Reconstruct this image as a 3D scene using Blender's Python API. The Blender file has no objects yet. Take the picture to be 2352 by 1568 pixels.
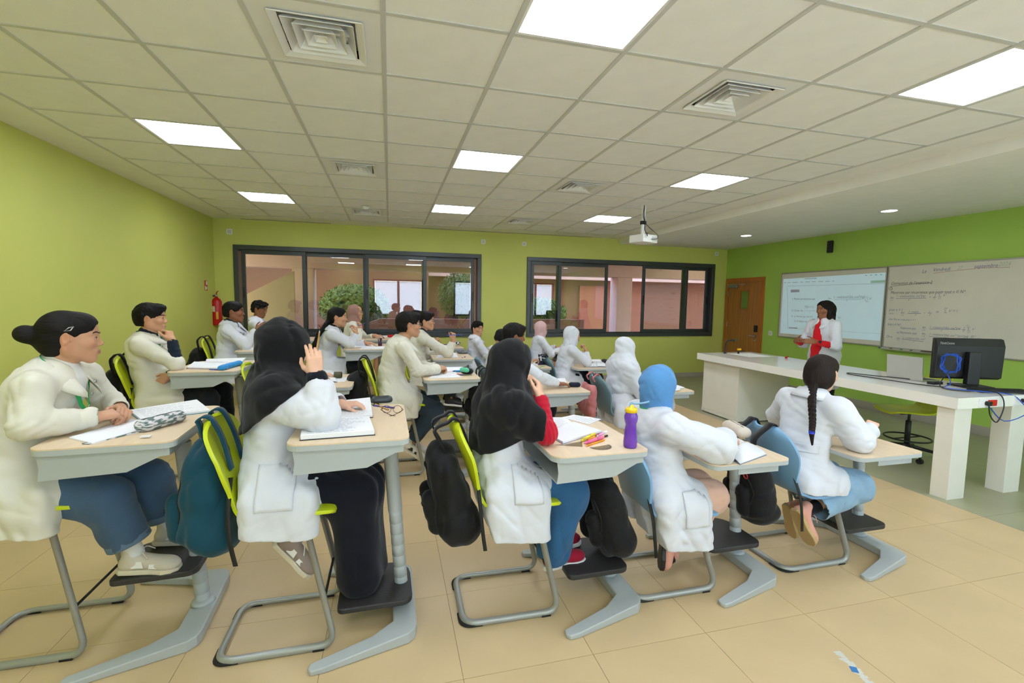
import bpy, math, random
import numpy as np
from mathutils import Vector, Matrix
random.seed(7); rng = np.random.RandomState(5)
S = bpy.context.scene; COL = S.collection
PI = math.pi
# ---------------------------------------------------------------- camera, world, exposure
YAW, PITCH, ROLL = .2563, -.0865, .0144
cy_, sy_, cp_, sp_ = math.cos(YAW), math.sin(YAW), math.cos(PITCH), math.sin(PITCH)
fwd = Vector((sy_*cp_, cy_*cp_, sp_)); r0 = Vector((cy_, -sy_, 0)); u0 = r0.cross(fwd)
rgt = r0*math.cos(ROLL)+u0*math.sin(ROLL); upv = -r0*math.sin(ROLL)+u0*math.cos(ROLL)
cam = bpy.data.cameras.new('camera'); co = bpy.data.objects.new('camera', cam); COL.objects.link(co)
cam.sensor_width = 36; cam.lens = 1073.74/2352*36; cam.clip_start = .05
m3 = Matrix((rgt, upv, -fwd)).transposed()
co.matrix_world = Matrix.Translation((2.4183, -2.907, 1.5862)) @ m3.to_4x4()
S.camera = co
S.view_settings.view_transform = 'Standard'; S.view_settings.look = 'None'
S.view_settings.gamma = 1; S.view_settings.use_curve_mapping = False
S.view_settings.exposure = 0.10
PANEL_E, SKY_E, DOWN_E = 17.0, 5.0, 20.0
S.cycles.max_bounces = 7; S.cycles.diffuse_bounces = 4; S.cycles.glossy_bounces = 3
S.cycles.transmission_bounces = 4; S.cycles.transparent_max_bounces = 8
S.cycles.caustics_reflective = False; S.cycles.caustics_refractive = False
S.cycles.sample_clamp_indirect = 4.0
w = bpy.data.worlds.new('world'); S.world = w; w.use_nodes = True
nt = w.node_tree; bg = nt.nodes['Background']
sk = nt.nodes.new('ShaderNodeTexSky'); sk.sky_type = 'NISHITA'; sk.sun_disc = False
sk.sun_elevation = math.radians(50); sk.sun_rotation = math.radians(200); sk.altitude = 300
nt.links.new(sk.outputs[0], bg.inputs[0]); bg.inputs[1].default_value = .35*SKY_E
sun = bpy.data.lights.new('sun', 'SUN'); sun.energy = 11.0; sun.angle = .01; sun.color = (1, .95, .87)
so = bpy.data.objects.new('sun', sun); COL.objects.link(so)
so.rotation_euler = Vector((.25, -.72, .9)).to_track_quat('Z', 'Y').to_euler()

# ---------------------------------------------------------------- materials
def lin(c):
    return tuple(((v/12.92) if v <= .04045 else ((v+.055)/1.055)**2.4) for v in c)
def C8(r, g, b): return lin((r/255, g/255, b/255))
MATS = {}
def mat(name, col, rough=.5, metal=0, bump=0, bscale=60, var=0, vscale=6, spec=.5, emit=0, sheen=0, stretch=None, coat=0, trans=0):
    if name in MATS: return MATS[name]
    m = bpy.data.materials.new(name); m.use_nodes = True; MATS[name] = m
    n = m.node_tree.nodes; l = m.node_tree.links; b = n['Principled BSDF']
    b.inputs['Roughness'].default_value = rough; b.inputs['Metallic'].default_value = metal
    b.inputs['Specular IOR Level'].default_value = spec
    b.inputs['Coat Weight'].default_value = coat; b.inputs['Coat Roughness'].default_value = .12
    b.inputs['Sheen Weight'].default_value = sheen
    if trans: b.inputs['Transmission Weight'].default_value = trans
    c4 = (*col, 1); b.inputs['Base Color'].default_value = c4
    if emit:
        b.inputs['Emission Color'].default_value = c4; b.inputs['Emission Strength'].default_value = emit
    tc = n.new('ShaderNodeTexCoord'); mp = n.new('ShaderNodeMapping'); l.new(tc.outputs['Object'], mp.inputs[0])
    if stretch: mp.inputs['Scale'].default_value = stretch
    if var or True:
        v = max(var, .03)
        nz = n.new('ShaderNodeTexNoise'); nz.inputs['Scale'].default_value = vscale; nz.inputs['Detail'].default_value = 5
        l.new(mp.outputs[0], nz.inputs[0])
        rp = n.new('ShaderNodeMapRange'); rp.inputs['From Min'].default_value = .3; rp.inputs['From Max'].default_value = .7
        rp.inputs['To Min'].default_value = 1-v; rp.inputs['To Max'].default_value = 1+v*.6
        l.new(nz.outputs[0], rp.inputs['Value'])
        mx = n.new('ShaderNodeVectorMath'); mx.operation = 'SCALE'; mx.inputs[0].default_value = col
        l.new(rp.outputs[0], mx.inputs['Scale']); l.new(mx.outputs[0], b.inputs['Base Color'])
    if bump:
        nb = n.new('ShaderNodeTexNoise'); nb.inputs['Scale'].default_value = bscale; nb.inputs['Detail'].default_value = 3
        l.new(mp.outputs[0], nb.inputs[0])
        bp = n.new('ShaderNodeBump'); bp.inputs['Strength'].default_value = min(1, bump); bp.inputs['Distance'].default_value = .004
        l.new(nb.outputs[0], bp.inputs['Height']); l.new(bp.outputs[0], b.inputs['Normal'])
    return m
def emission(name, col, s):
    m = bpy.data.materials.new(name); m.use_nodes = True; n = m.node_tree.nodes; n.clear()
    e = n.new('ShaderNodeEmission'); o = n.new('ShaderNodeOutputMaterial'); e.inputs[0].default_value = (*col, 1); e.inputs[1].default_value = s
    m.node_tree.links.new(e.outputs[0], o.inputs[0]); return m
def glassm(name, tint, ior=1.5, gain=1.0):
    m = bpy.data.materials.new(name); m.use_nodes = True; n = m.node_tree.nodes; n.clear(); l = m.node_tree.links
    t = n.new('ShaderNodeBsdfTransparent'); g = n.new('ShaderNodeBsdfGlossy'); lw = n.new('ShaderNodeLayerWeight'); lw.inputs[0].default_value = .5; pw = n.new('ShaderNodeMath'); pw.operation = 'POWER'; pw.inputs[1].default_value = 4.0; f = n.new('ShaderNodeMath'); f.operation = 'MULTIPLY_ADD'; f.inputs[1].default_value = .8; f.inputs[2].default_value = .055*gain; l.new(lw.outputs['Facing'], pw.inputs[0]); l.new(pw.outputs[0], f.inputs[0]); x = n.new('ShaderNodeMixShader'); o = n.new('ShaderNodeOutputMaterial')
    t.inputs[0].default_value = (*tint, 1); g.inputs['Roughness'].default_value = 0.003
    l.new(f.outputs[0], x.inputs[0]); l.new(t.outputs[0], x.inputs[1]); l.new(g.outputs[0], x.inputs[2]); l.new(x.outputs[0], o.inputs[0]); return m

# ---------------------------------------------------------------- mesh helpers
class MB:
    def __init__(s): s.v = []; s.f = []; s.sm = []
    def add(s, v, f, smooth=False):
        k = len(s.v); s.v += [tuple(p) for p in v]; s.f += [tuple(i+k for i in q) for q in f]; s.sm += [smooth]*len(f); return s
    def box(s, x0, x1, y0, y1, z0, z1):
        return s.add([(x, y, z) for z in (z0, z1) for y in (y0, y1) for x in (x0, x1)],
            [(0, 2, 3, 1), (4, 5, 7, 6), (0, 1, 5, 4), (2, 6, 7, 3), (0, 4, 6, 2), (1, 3, 7, 5)])
    def poly(s, pts, z0, z1, axis='z', smooth=False):
        n = len(pts)
        def P(a, b, c): return {'z': (a, b, c), 'y': (a, c, b), 'x': (c, a, b)}[axis]
        v = [P(a, b, z0) for a, b in pts]+[P(a, b, z1) for a, b in pts]
        f = [tuple(range(n-1, -1, -1)), tuple(range(n, 2*n))]
        s.add(v, f); k = len(s.v)-2*n
        s.f += [(k+i, k+(i+1) % n, k+n+(i+1) % n, k+n+i) for i in range(n)]; s.sm += [smooth]*n; return s
    def tube(s, path, r, n=10, closed=False, ry=None, caps=True):
        P = [Vector(p) for p in path]; N = len(P)
        rr = r if isinstance(r, (list, tuple)) else [r]*N
        T = []
        for i in range(N):
            a = P[(i-1) % N] if (closed or i > 0) else P[i]; b = P[(i+1) % N] if (closed or i < N-1) else P[i]
            d = (b-a); T.append(d.normalized() if d.length > 1e-9 else Vector((0, 0, 1)))
        nrm = T[0].orthogonal().normalized() if abs(T[0].z) > .9 else Vector((0, 0, 1))
        nrm = (nrm-T[0]*nrm.dot(T[0])).normalized()
        v = []
        for i in range(N):
            nrm = (nrm-T[i]*nrm.dot(T[i])).normalized(); bi = T[i].cross(nrm)
            for k in range(n):
                a = 2*PI*k/n; v.append(P[i]+nrm*math.cos(a)*(ry*rr[i] if ry else rr[i])+bi*math.sin(a)*rr[i])
        f = []
        for i in range(N if closed else N-1):
            j = (i+1) % N
            for k in range(n): f.append((i*n+k, j*n+k, j*n+(k+1) % n, i*n+(k+1) % n))
        f = [q[::-1] for q in f]
        if caps and not closed: f += [tuple(range(n)), tuple((N-1)*n+k for k in range(n-1, -1, -1))]
        return s.add(v, f, True)
    def lathe(s, prof, n=24, c=(0, 0, 0), smooth=True):
        v = []; f = []
        for r, z in prof:
            for k in range(n): a = 2*PI*k/n; v.append((c[0]+r*math.cos(a), c[1]+r*math.sin(a), c[2]+z))
        for i in range(len(prof)-1):
            for k in range(n): f.append((i*n+k, i*n+(k+1) % n, (i+1)*n+(k+1) % n, (i+1)*n+k))
        if prof[0][0] > 1e-6: f.append(tuple(range(n-1, -1, -1)))
        if prof[-1][0] > 1e-6: f.append(tuple((len(prof)-1)*n+k for k in range(n)))
        return s.add(v, f, smooth)
    def sphere(s, c, r, n=12, m=8):
        r = r if isinstance(r, (tuple, list)) else (r, r, r); v = []; f = []
        for i in range(m+1):
            t = PI*i/m
            for k in range(n): a = 2*PI*k/n; v.append((c[0]+r[0]*math.sin(t)*math.cos(a), c[1]+r[1]*math.sin(t)*math.sin(a), c[2]-r[2]*math.cos(t)))
        for i in range(m):
            for k in range(n): f.append((i*n+k, i*n+(k+1) % n, (i+1)*n+(k+1) % n, (i+1)*n+k))
        return s.add(v, f, True)
    def xf(s, M, k0=0):
        for i in range(k0, len(s.v)): s.v[i] = tuple(M @ Vector(s.v[i]))
        return s
    def build(s, name, m, parent=None, loc=None, rz=0, bevel=0, seg=2, sub=0):
        me = bpy.data.meshes.new(name); me.from_pydata(s.v, [], s.f); me.update()
        me.polygons.foreach_set('use_smooth', s.sm)
        if m: me.materials.append(m)
        o = bpy.data.objects.new(name, me); COL.objects.link(o)
        if parent: o.parent = parent
        if loc: o.location = loc
        if rz: o.rotation_euler = (0, 0, rz)
        if bevel:
            b = o.modifiers.new('bevel', 'BEVEL'); b.width = bevel; b.segments = seg; b.limit_method = 'ANGLE'; b.angle_limit = .6
        if sub:
            q = o.modifiers.new('sub', 'SUBSURF'); q.levels = sub; q.render_levels = sub
        return o
def tag(o, label=None, cat=None, group=None, kind=None):
    if label: o['label'] = label
    if cat: o['category'] = cat
    if group: o['group'] = group
    if kind: o['kind'] = kind
    return o
def empty(name, loc=(0, 0, 0), rz=0, label=None, cat=None, group=None, kind=None):
    o = bpy.data.objects.new(name, None); COL.objects.link(o); o.location = loc; o.rotation_euler = (0, 0, rz)
    o.empty_display_size = .05
    return tag(o, label, cat, group, kind)
def copy_tree(o, parent=None, skip=()):
    c = o.copy(); COL.objects.link(c); c.parent = parent
    for ch in list(o.children):
        if ch.name.split('.')[0] not in skip: copy_tree(ch, c)
    return c
def rrect(x0, x1, y0, y1, r, n=5):
    r = r if isinstance(r, (list, tuple)) else [r]*4
    out = []
    for (cx, cy, a0), rr in zip(((x1, y1, 0), (x0, y1, 90), (x0, y0, 180), (x1, y0, 270)), r):
        sx = 1 if cx == x1 else -1; sy = 1 if cy == y1 else -1
        for i in range(n+1):
            a = math.radians(a0+90*i/n); out.append((cx-sx*rr+rr*math.cos(a), cy-sy*rr+rr*math.sin(a)))
    return out
def rpath(pts, r, n=5):
    """round the corners of a polyline"""
    P = [Vector(p) for p in pts]; out = [P[0]]
    for i in range(1, len(P)-1):
        a = (P[i-1]-P[i]); b = (P[i+1]-P[i]); rr = min(r, a.length*.49, b.length*.49)
        p0 = P[i]+a.normalized()*rr; p1 = P[i]+b.normalized()*rr
        for k in range(n+1):
            t = k/n; out.append(p0*(1-t)**2+P[i]*2*t*(1-t)+p1*t*t)
    return out+[P[-1]]
def catmull(pts, n=8):
    P = [Vector(p) for p in pts]; P = [P[0]*2-P[1]]+P+[P[-1]*2-P[-2]]; out = []
    for i in range(1, len(P)-2):
        for k in range(n):
            t = k/n; a, b, c, d = P[i-1:i+3]
            out.append(.5*((2*b)+(c-a)*t+(2*a-5*b+4*c-d)*t*t+(3*b-a-3*c+d)*t**3))
    return out+[P[-2]]

# ---------------------------------------------------------------- palette
M_lime = mat('yellow_green_paint', C8(204, 208, 106), .6, bump=.15, bscale=120, var=.04, vscale=1.2)
M_green = mat('green_paint', C8(168, 204, 90), .6, bump=.15, bscale=120, var=.05, vscale=1.5)
M_ceil = mat('ceiling_tile_white', C8(248, 248, 246), .8, bump=.2, bscale=400)
M_grid = mat('grid_metal_white', C8(205, 205, 200), .4)
M_plaster = mat('white_plaster', C8(246, 245, 240), .75)
M_beige = mat('floor_beige', C8(206, 180, 138), .42, bump=.1, bscale=40, var=.06, vscale=3, spec=.4)
M_olive = mat('floor_grey_green', C8(160, 158, 128), .35, bump=.1, bscale=30, var=.08, vscale=3)
M_grout = mat('grout', C8(140, 112, 82), .9)
M_base = mat('baseboard_grey', C8(172, 165, 150), .4)
M_alu = mat('window_frame_dark', C8(62, 66, 68), .35, metal=.3)
M_glass = glassm('window_glass', (.90, .91, .89), 1.55, 1.6)
M_clear = glassm('clear_glass', (.95, .95, .95), 1.45)
M_panel = emission('light_panel', (.91, .975, 1.10), PANEL_E)
M_down = emission('downlight_glow', (1, .98, .95), DOWN_E)
M_pw = mat('white_powder', C8(238, 238, 236), .4)
M_black = mat('black_plastic', C8(22, 22, 24), .45)
M_pink = mat('pink_render', C8(216, 184, 172), .85, bump=.3, bscale=80, var=.04)
M_terra = mat('terracotta_render', C8(120, 78, 58), .85, bump=.3, bscale=80, var=.06)
M_oak = mat('oak_veneer', C8(170, 112, 52), .45, bump=.1, bscale=30, var=.25, vscale=5, stretch=(1, 6, .35))
M_oakf = mat('oak_frame', C8(176, 104, 40), .45, var=.2, vscale=6, stretch=(1, 6, .35))
M_steel = mat('brushed_steel', C8(190, 190, 188), .3, metal=1)
M_grey = mat('desk_grey', C8(178, 184, 184), .42, var=.03)
M_wood = mat('desk_maple', C8(228, 204, 172), .38, var=.07, vscale=4, stretch=(7, 1, 1), bump=.05, bscale=50)
M_frame = mat('chair_frame_grey', C8(160, 162, 156), .38, metal=.35)
M_limep = mat('lime_plastic', C8(196, 208, 28), .38, var=.02)
M_bluep = mat('blue_plastic', C8(124, 168, 204), .42, var=.02)
M_tealp = mat('grey_blue_plastic', C8(104, 138, 150), .42, var=.02)
M_foot = mat('footrest_black', C8(48, 46, 46), .55, bump=.3, bscale=90, var=.12)
M_rub = mat('rubber_black', C8(20, 20, 20), .7)
M_cab = mat('counter_white', C8(232, 229, 216), .3, spec=.4)
M_top = mat('solid_surface_white', C8(240, 238, 230), .14, spec=.5)
M_wb = mat('whiteboard_surface', C8(222, 218, 206), .22, spec=.5)
M_red = mat('red_paint', C8(190, 22, 24), .3)
M_paper = mat('paper_white', C8(240, 241, 244), .8)
M_ink = mat('ink_grey', C8(120, 122, 140), .8)
M_dark = mat('dark_cavity', C8(40, 36, 34), .9)

XL, XR, YW, YB, ZC, ZS = -.38, 9.54, 5.884, -3.9, 2.87, 2.766

# ---------------------------------------------------------------- room shell
def struct(o, label=None): return tag(o, label, None, None, 'structure')
floor = MB().box(XL-.2, XR+.2, YB-.2, YW+.2, -.12, -.002).build('floor', M_grout); struct(floor, 'beige tiled classroom floor with a grey-green zone along the teaching wall')
tb = MB().box(.0012, .5888, .0012, .5838, -.004, 0).build('floor_tile', M_beige, floor); first = True
olive0 = None
XS = [2.706+.59*k for k in range(-6, 7)]
YS = [-1.086+.585*k for k in range(-5, 12)]
def tilebox(x0, x1, y0, y1, m):
    MB().box(x0+.0011, x1-.0011, y0+.0011, y1-.0011, -.004, 0).build('floor_tile', m, floor)
for i in range(len(XS)):
    x0 = XS[i]; x1 = min(x0+.59, 6.78) if i == len(XS)-1 else XS[i]+.59
    for y in YS:
        a, b, c, d = max(x0, XL), min(x1, 6.78), max(y, YB), min(y+.585, YW)
        if b-a < .02 or d-c < .02: continue
        if abs(b-a-.59) < 1e-4 and abs(d-c-.585) < 1e-4:
            o = tb if first else tb.copy()
            if not first: COL.objects.link(o)
            first = False; o.location = (a, c, 0)
        else: tilebox(a, b, c, d, M_beige)
for x0, x1 in ((6.78, 8.16), (8.16, XR)):
    for k in range(0, len(YS), 2): tilebox(x0, x1, max(YB, YS[k]), min(YW, YS[k]+1.17), M_olive)
# window wall with two openings
W1 = (-.09, 4.10, .895, 2.452); W2 = (5.0, 9.235, .885, 2.44)
wb = MB(); T = .22
def wallx(mb, x0, x1, z0, z1, wins, y0, y1):
    xs = x0
    for (a, b, c, d) in wins:
        mb.box(xs, a, y0, y1, z0, z1); mb.box(a, b, y0, y1, z0, c); mb.box(a, b, y0, y1, d, z1); xs = b
    mb.box(xs, x1, y0, y1, z0, z1)
wallx(wb, XL-.2, XR+.2, 0, 3.1, (W1, W2), YW, YW+T)
struct(wb.build('wall_front', M_lime), 'yellow-green wall with two long dark-framed sliding windows')
BW = ((1.8, 3.7, .95, 2.35), (4.9, 6.9, .95, 2.35), (7.5, 9.1, .95, 2.35))  # last opening is added for light on the teaching wall
wb = MB(); wallx(wb, XL-.2, XR+.2, 0, 3.1, BW, YB-T, YB)
struct(wb.build('wall_back', M_lime), 'yellow-green outer wall with windows behind the viewer')
struct(MB().box(XL-.2, XL, YB-.2, YW+.2, 0, 3.1).build('wall_left', M_lime), 'yellow-green side wall on the far left of the room')
struct(MB().box(XR, XR+.2, YB-.2, YW+.2, 0, 3.1).build('wall_right', M_green), 'vivid green teaching wall carrying the whiteboards')
# baseboards
struct(MB().box(XL, XR, YW-.012, YW, 0, .09).build('baseboard_front', M_base, bevel=.003))
struct(MB().box(XL, XL+.012, YB, YW-.012, 0, .09).build('baseboard_left', M_base, bevel=.003))
struct(MB().box(XR-.012, XR, YB, 4.73, 0, .12).build('baseboard_right', M_base, bevel=.003))
# ceiling: plasterboard margin, soffit, T grid, tiles
cb = MB()
cb.box(XL-.2, 0, YB-.2, YW+.2, ZC, ZC+.1); cb.box(6.6, 6.95, YB-.2, YW+.2, ZC, ZC+.1); cb.box(0, 6.6, 5.4, YW+.2, ZC, ZC+.1)
cb.box(6.95, XR+.2, YB-.2, YW+.2, ZS, ZC+.1); cb.box(0, 6.6, YB-.2, 5.4, ZC+.06, ZC+.1)
ceil = cb.build('ceiling', M_plaster, bevel=.004); struct(ceil, 'white suspended tile ceiling with a plasterboard border and lowered strip')
LIGHTS = [(c, r) for c in (1, 5, 9) for r in (-6, -2, 2, 6)]
VENTS = [(c, r) for c in (3, 7) for r in (-5, -1, 3, 7)]
t0 = MB().box(.012, .588, .012, .588, .004, .016).build('ceiling_tile', M_ceil, ceil); first = True
for c in range(11):
    for r in range(-6, 9):
        if (c, r) in LIGHTS or (c, r) in VENTS: continue
        o = t0 if first else t0.copy()
        if not first: COL.objects.link(o)
        first = False; o.location = (c*.6, r*.6, ZC)
g1 = MB().box(-.012, .012, -3.6, 5.4, .002, .03).build('grid_rail', M_grid, ceil)
for c in range(12):
    o = g1 if c == 0 else g1.copy()
    if c: COL.objects.link(o)
    o.location = (c*.6, 0, ZC-.004)
g2 = MB().box(0, 6.6, -.012, .012, .003, .03).build('grid_rail', M_grid, ceil)
for k, r in enumerate(range(-6, 10)):
    o = g2 if k == 0 else g2.copy()
    if k: COL.objects.link(o)
    o.location = (0, r*.6, ZC-.004)
def light_label(c, r):
    cn = {1: 'nearest the left wall', 5: 'in the middle of the room', 9: 'over the front desks'}[c]
    rn = {-6: 'behind the viewer', -2: 'the first one overhead', 2: 'in the second row', 6: 'closest to the window wall'}[r]
    return 'square glowing ceiling panel %s, %s' % (cn, rn)
L0 = None
for c, r in LIGHTS:
    if L0 is None:
        L0 = empty('ceiling_light')
        fb = MB(); fb.box(.012, .588, .012, .026, 0, .03); fb.box(.012, .588, .574, .588, 0, .03); fb.box(.012, .026, .026, .574, 0, .03); fb.box(.574, .588, .026, .574, 0, .03)
        fb.build('frame', M_pw, L0); MB().box(.026, .574, .026, .574, .006, .012).build('diffuser', M_panel, L0); o = L0
    else: o = copy_tree(L0)
    o.location = (c*.6, r*.6, ZC); tag(o, light_label(c, r), 'light', 'square ceiling light panels')
def vent():
    root = empty('ceiling_vent')
    pb = MB(); pb.box(.012, .588, .012, .115, .001, .012); pb.box(.012, .588, .485, .588, .001, .012); pb.box(.012, .115, .115, .485, .001, .012); pb.box(.485, .588, .115, .485, .001, .012)
    pb.build('backing_panel', M_pw, root)
    def ring(h0, z0, h1, z1, th=.002):
        b = MB(); c = .3
        for k in range(4):
            a = k*PI/2; R = Matrix.Translation((c, c, 0)) @ Matrix.Rotation(a, 4, 'Z'); k0 = len(b.v)
            b.add([(-h0, -h0, z0), (h0, -h0, z0), (h1, -h1, z1), (-h1, -h1, z1), (-h0, -h0-th, z0+th), (h0, -h0-th, z0+th), (h1, -h1-th, z1+th), (-h1, -h1-th, z1+th)],
                  [(0, 1, 2, 3), (7, 6, 5, 4), (0, 4, 5, 1), (3, 2, 6, 7)]); b.xf(R, k0)
        return b
    rb = ring(.205, -.012, .17, .004, .004); rb.build('rim', M_pw, root)
    for k, h in enumerate((.16, .115, .07)): ring(h, -.008, h-.04, .05).build('vane', M_pw, root)
    ring(.03, -.006, .001, .02).build('cone', M_pw, root)
    cv = MB(); cv.box(.1, .5, .1, .5, .09, .095); cv.box(.1, .105, .1, .5, .01, .09); cv.box(.495, .5, .1, .5, .01, .09); cv.box(.1, .5, .1, .105, .01, .09); cv.box(.1, .5, .495, .5, .01, .09)
    cv.build('duct', M_dark, root); cv = MB(); cv.box(.12, .48, .29, .31, .03, .05); cv.box(.29, .31, .12, .48, .03, .05); cv.build('damper', M_pw, root)
    return root
V0 = None
for c, r in VENTS:
    if V0 is None: V0 = vent(); o = V0
    else: o = copy_tree(V0)
    o.location = (c*.6, r*.6, ZC)
    tag(o, 'square white air diffuser in the %s vent row, %s' % ({3: 'left', 7: 'right'}[c], {-5: 'behind the viewer', -1: 'nearest and largest', 3: 'the middle one', 7: 'farthest, by the window wall'}[r]), 'vent', 'square ceiling air diffusers')
for k, (x, y) in enumerate(((8.42, 1.64), (8.38, 4.01), (8.42, -.75))):
    d = empty('downlight', (x, y, ZS), 0, 'round recessed downlight %s' % ('above the whiteboards', 'near the wooden door', 'past the edge of the photo')[k], 'light', 'round recessed downlights')
    MB().lathe([(.085, 0), (.115, -.002), (.115, -.006), (.08, -.004), (.08, 0)], 32).build('trim_ring', M_pw, d)
    MB().lathe([(.079, 0), (.079, -.003)], 32).build('lens', M_down, d)
sd = empty('smoke_detector', (2.1, 4.05, ZC), 0, 'round white smoke detector by the far left air diffuser', 'smoke detector')
MB().lathe([(.05, 0), (.055, -.012), (.04, -.035), (.012, -.045), (.0, -.045)], 24).build('body', M_pw, sd)
MB().lathe([(.056, 0), (.056, -.006)], 24).build('base', M_grid, sd)
# wall slots (thin dark slot diffusers at the ceiling edge)
for x0, x1, k in ((.05, 1.45, 0), (2.8, 6.3, 1)):
    tag(MB().box(x0, x1, YW-.07, YW-.055, ZC-.003, ZC+.002).build('slot_diffuser', M_dark), 'thin dark ceiling slot above the %s window' % ('left' if k == 0 else 'right'), 'vent', kind='structure')

# ---------------------------------------------------------------- sliding windows in the front wall
def sliding(name, W, sashes, label):
    x0, x1, z0, z1 = W; root = empty(name, (x0, YW, z0)); struct(root, label); w_, h_ = x1-x0, z1-z0
    f = MB(); F = .075
    f.box(0, w_, -.03, .16, 0, F); f.box(0, w_, -.03, .16, h_-F, h_); f.box(0, F, -.03, .16, F, h_-F); f.box(w_-F, w_, -.03, .16, F, h_-F)
    f.box(0, w_, .055, .065, F, F+.02); f.box(0, w_, .055, .065, h_-F-.02, h_-F)
    f.build('window_frame', M_alu, root, bevel=.004)
    for (a, b, lay, hd) in sashes:
        a -= x0; b -= x0; y = (.01, .075)[lay]; e = .07 if hd else .05; s = MB()
        s.box(a, b, y, y+.04, F, F+.075); s.box(a, b, y, y+.04, h_-F-.07, h_-F); s.box(a, a+.06, y, y+.04, F+.075, h_-F-.07); s.box(b-.06, b, y, y+.04, F+.075, h_-F-.07)
        so_ = s.build('sash', M_alu, root, bevel=.003)
        MB().box(a+.06, b-.06, y+.018, y+.022, F+.075, h_-F-.07).build('pane', M_glass, so_)
        if hd:
            hx = a+.03 if hd == 1 else b-.03
            MB().poly(rrect(hx-.012, hx+.012, h_/2-.1, h_/2+.08, .011), y-.014, y, 'y').build('handle', M_black, so_)
sliding('window_1', W1, [(.02, 1.02, 0, 1), (.97, 2.02, 1, 0), (2.0, 3.08, 0, 1), (3.0, 3.98, 1, 2)], 'long dark aluminium four-pane sliding window, left one in the yellow-green wall')
sliding('window_2', W2, [(5.09, 5.72, 0, 1), (5.64, 6.76, 1, 0), (7.52, 8.6, 0, 1), (8.5, 9.15, 1, 2)], 'dark sliding window beside the teaching wall, its middle left open')
M_blind = bpy.data.materials.new('roller_blind'); M_blind.use_nodes = True; n_ = M_blind.node_tree.nodes; n_.clear(); a_ = n_.new('ShaderNodeBsdfTranslucent'); b_ = n_.new('ShaderNodeOutputMaterial'); a_.inputs[0].default_value = (.80, .86, .92, 1); M_blind.node_tree.links.new(a_.outputs[0], b_.inputs[0])
# back wall windows: two seen as reflections, third added to light teaching wall
for k, (a, b, c, d) in enumerate(BW):
    root = struct(empty('window_%d' % (k+3), (a, YB, c)), 'dark framed window in the outer wall behind the viewer'); w_, h_ = b-a, d-c
    f = MB(); f.box(0, w_, -.15, -.05, 0, .07); f.box(0, w_, -.15, -.05, h_-.07, h_); f.box(0, .07, -.15, -.05, .07, h_-.07); f.box(w_-.07, w_, -.15, -.05, .07, h_-.07); f.box(w_/2-.04, w_/2+.04, -.15, -.05, .07, h_-.07)
    f.build('window_frame', M_alu, root)
    MB().box(.08, w_-.08 if k != 1 else w_*.55, -.12, -.118, .07, h_-.08).build('roller_blind', M_blind, root)

# ---------------------------------------------------------------- corridor and courtyard beyond the windows
def st(name, mb, m, label=None, bevel=0): return struct(mb.build(name, m, bevel=bevel), label)
st('paving', MB().box(-8, 18, -16, YB-T, -.15, -.02), mat('paving_pale', C8(214, 206, 196), .9), 'pale paving outside the back windows')  # unseen bright ground, added to bounce sunlight up to the ceiling
st('ground', MB().box(-8, 18, YW+T, 16, -.15, -.02), M_pink)
st('beam', MB().box(-8, 18, 7.9, 8.3, 2.22, 2.9).box(-8, 18, YW+T, 8.3, 2.85, 3.0), M_pink, 'pale pink corridor ceiling and edge beam outside')
pil = None
for x in (.42, 4.3, 8.0, 11.8):
    st('pillar', MB().box(x, x+.42, 7.95, 8.35, -.02, 2.22), M_pink, 'pink rendered corridor pillar outside', .01)
st('wall_courtyard', MB().box(-6, 3.6, 12, 12.3, 0, 2.0).box(-6, 3.6, 12, 12.3, 2.0, 5), M_terra, 'terracotta wall across the courtyard')
st('wall_courtyard_far', MB().box(3.4, 18, 12.6, 12.9, 0, 5), M_terra, 'terracotta facade beyond the courtyard')
st('beam_far', MB().box(3.4, 18, 12.3, 12.6, 2.35, 2.8), M_pink, 'pale pink band across the far facade')
st('shade_storey', MB().box(-8, 18, YB-T, 8.3, 3.2, 7.5), M_pink, 'upper storey of the school building')  # unseen mass added to keep the sun off the courtyard
st('wall_stair', MB().poly([(-2.6, 0), (.62, 0), (.62, 2.1), (-.25, 1.62), (-2.6, .35)], 7.0, 7.12, 'y'), mat('stair_render', C8(220, 190, 152), .85, bump=.2), 'beige sloping stair wall outside the left window')
st('parapet', MB().box(2.2, 7.4, 8.6, 8.8, 0, 1.12).poly([(1.2, 0), (2.2, 0), (2.2, 1.12), (1.2, .78)], 8.6, 8.8, 'y'), mat('parapet_render', C8(176, 128, 112), .85), 'low pink parapet wall of the courtyard')
M_leaf = mat('leaf_green', C8(96, 124, 40), .6, var=.5, vscale=9); M_leafd = mat('leaf_dark', C8(60, 84, 34), .6, var=.4, vscale=9)
def bush(name, c, r, n, m, label):
    rs = np.random.RandomState(int(c[0]*100)); d = rs.normal(size=(n, 3)); d /= np.linalg.norm(d, axis=1)[:, None]
    P = np.array(c)+d*np.array(r)*(.72+.33*rs.rand(n, 1)); a = rs.normal(size=(n, 3)); a /= np.linalg.norm(a, axis=1)[:, None]; b = np.cross(a, d); s = .05+.03*rs.rand(n, 1)
    V = np.stack([P-a*s, P+b*s*.35, P+a*s, P-b*s*.35], 1).reshape(-1, 3)
    mb = MB(); mb.v = [tuple(v) for v in V]; mb.f = [(4*i, 4*i+1, 4*i+2, 4*i+3) for i in range(n)]; mb.sm = [False]*n
    root = empty(name, (0, 0, 0), 0, label, 'bush')
    o = mb.build('foliage', m, root); o['kind'] = 'stuff'
    MB().sphere(c, [q*.8 for q in r]).tube([(c[0], c[1], 0), (c[0], c[1], c[2])], .04, 8).build('branches', M_leafd, root)
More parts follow.
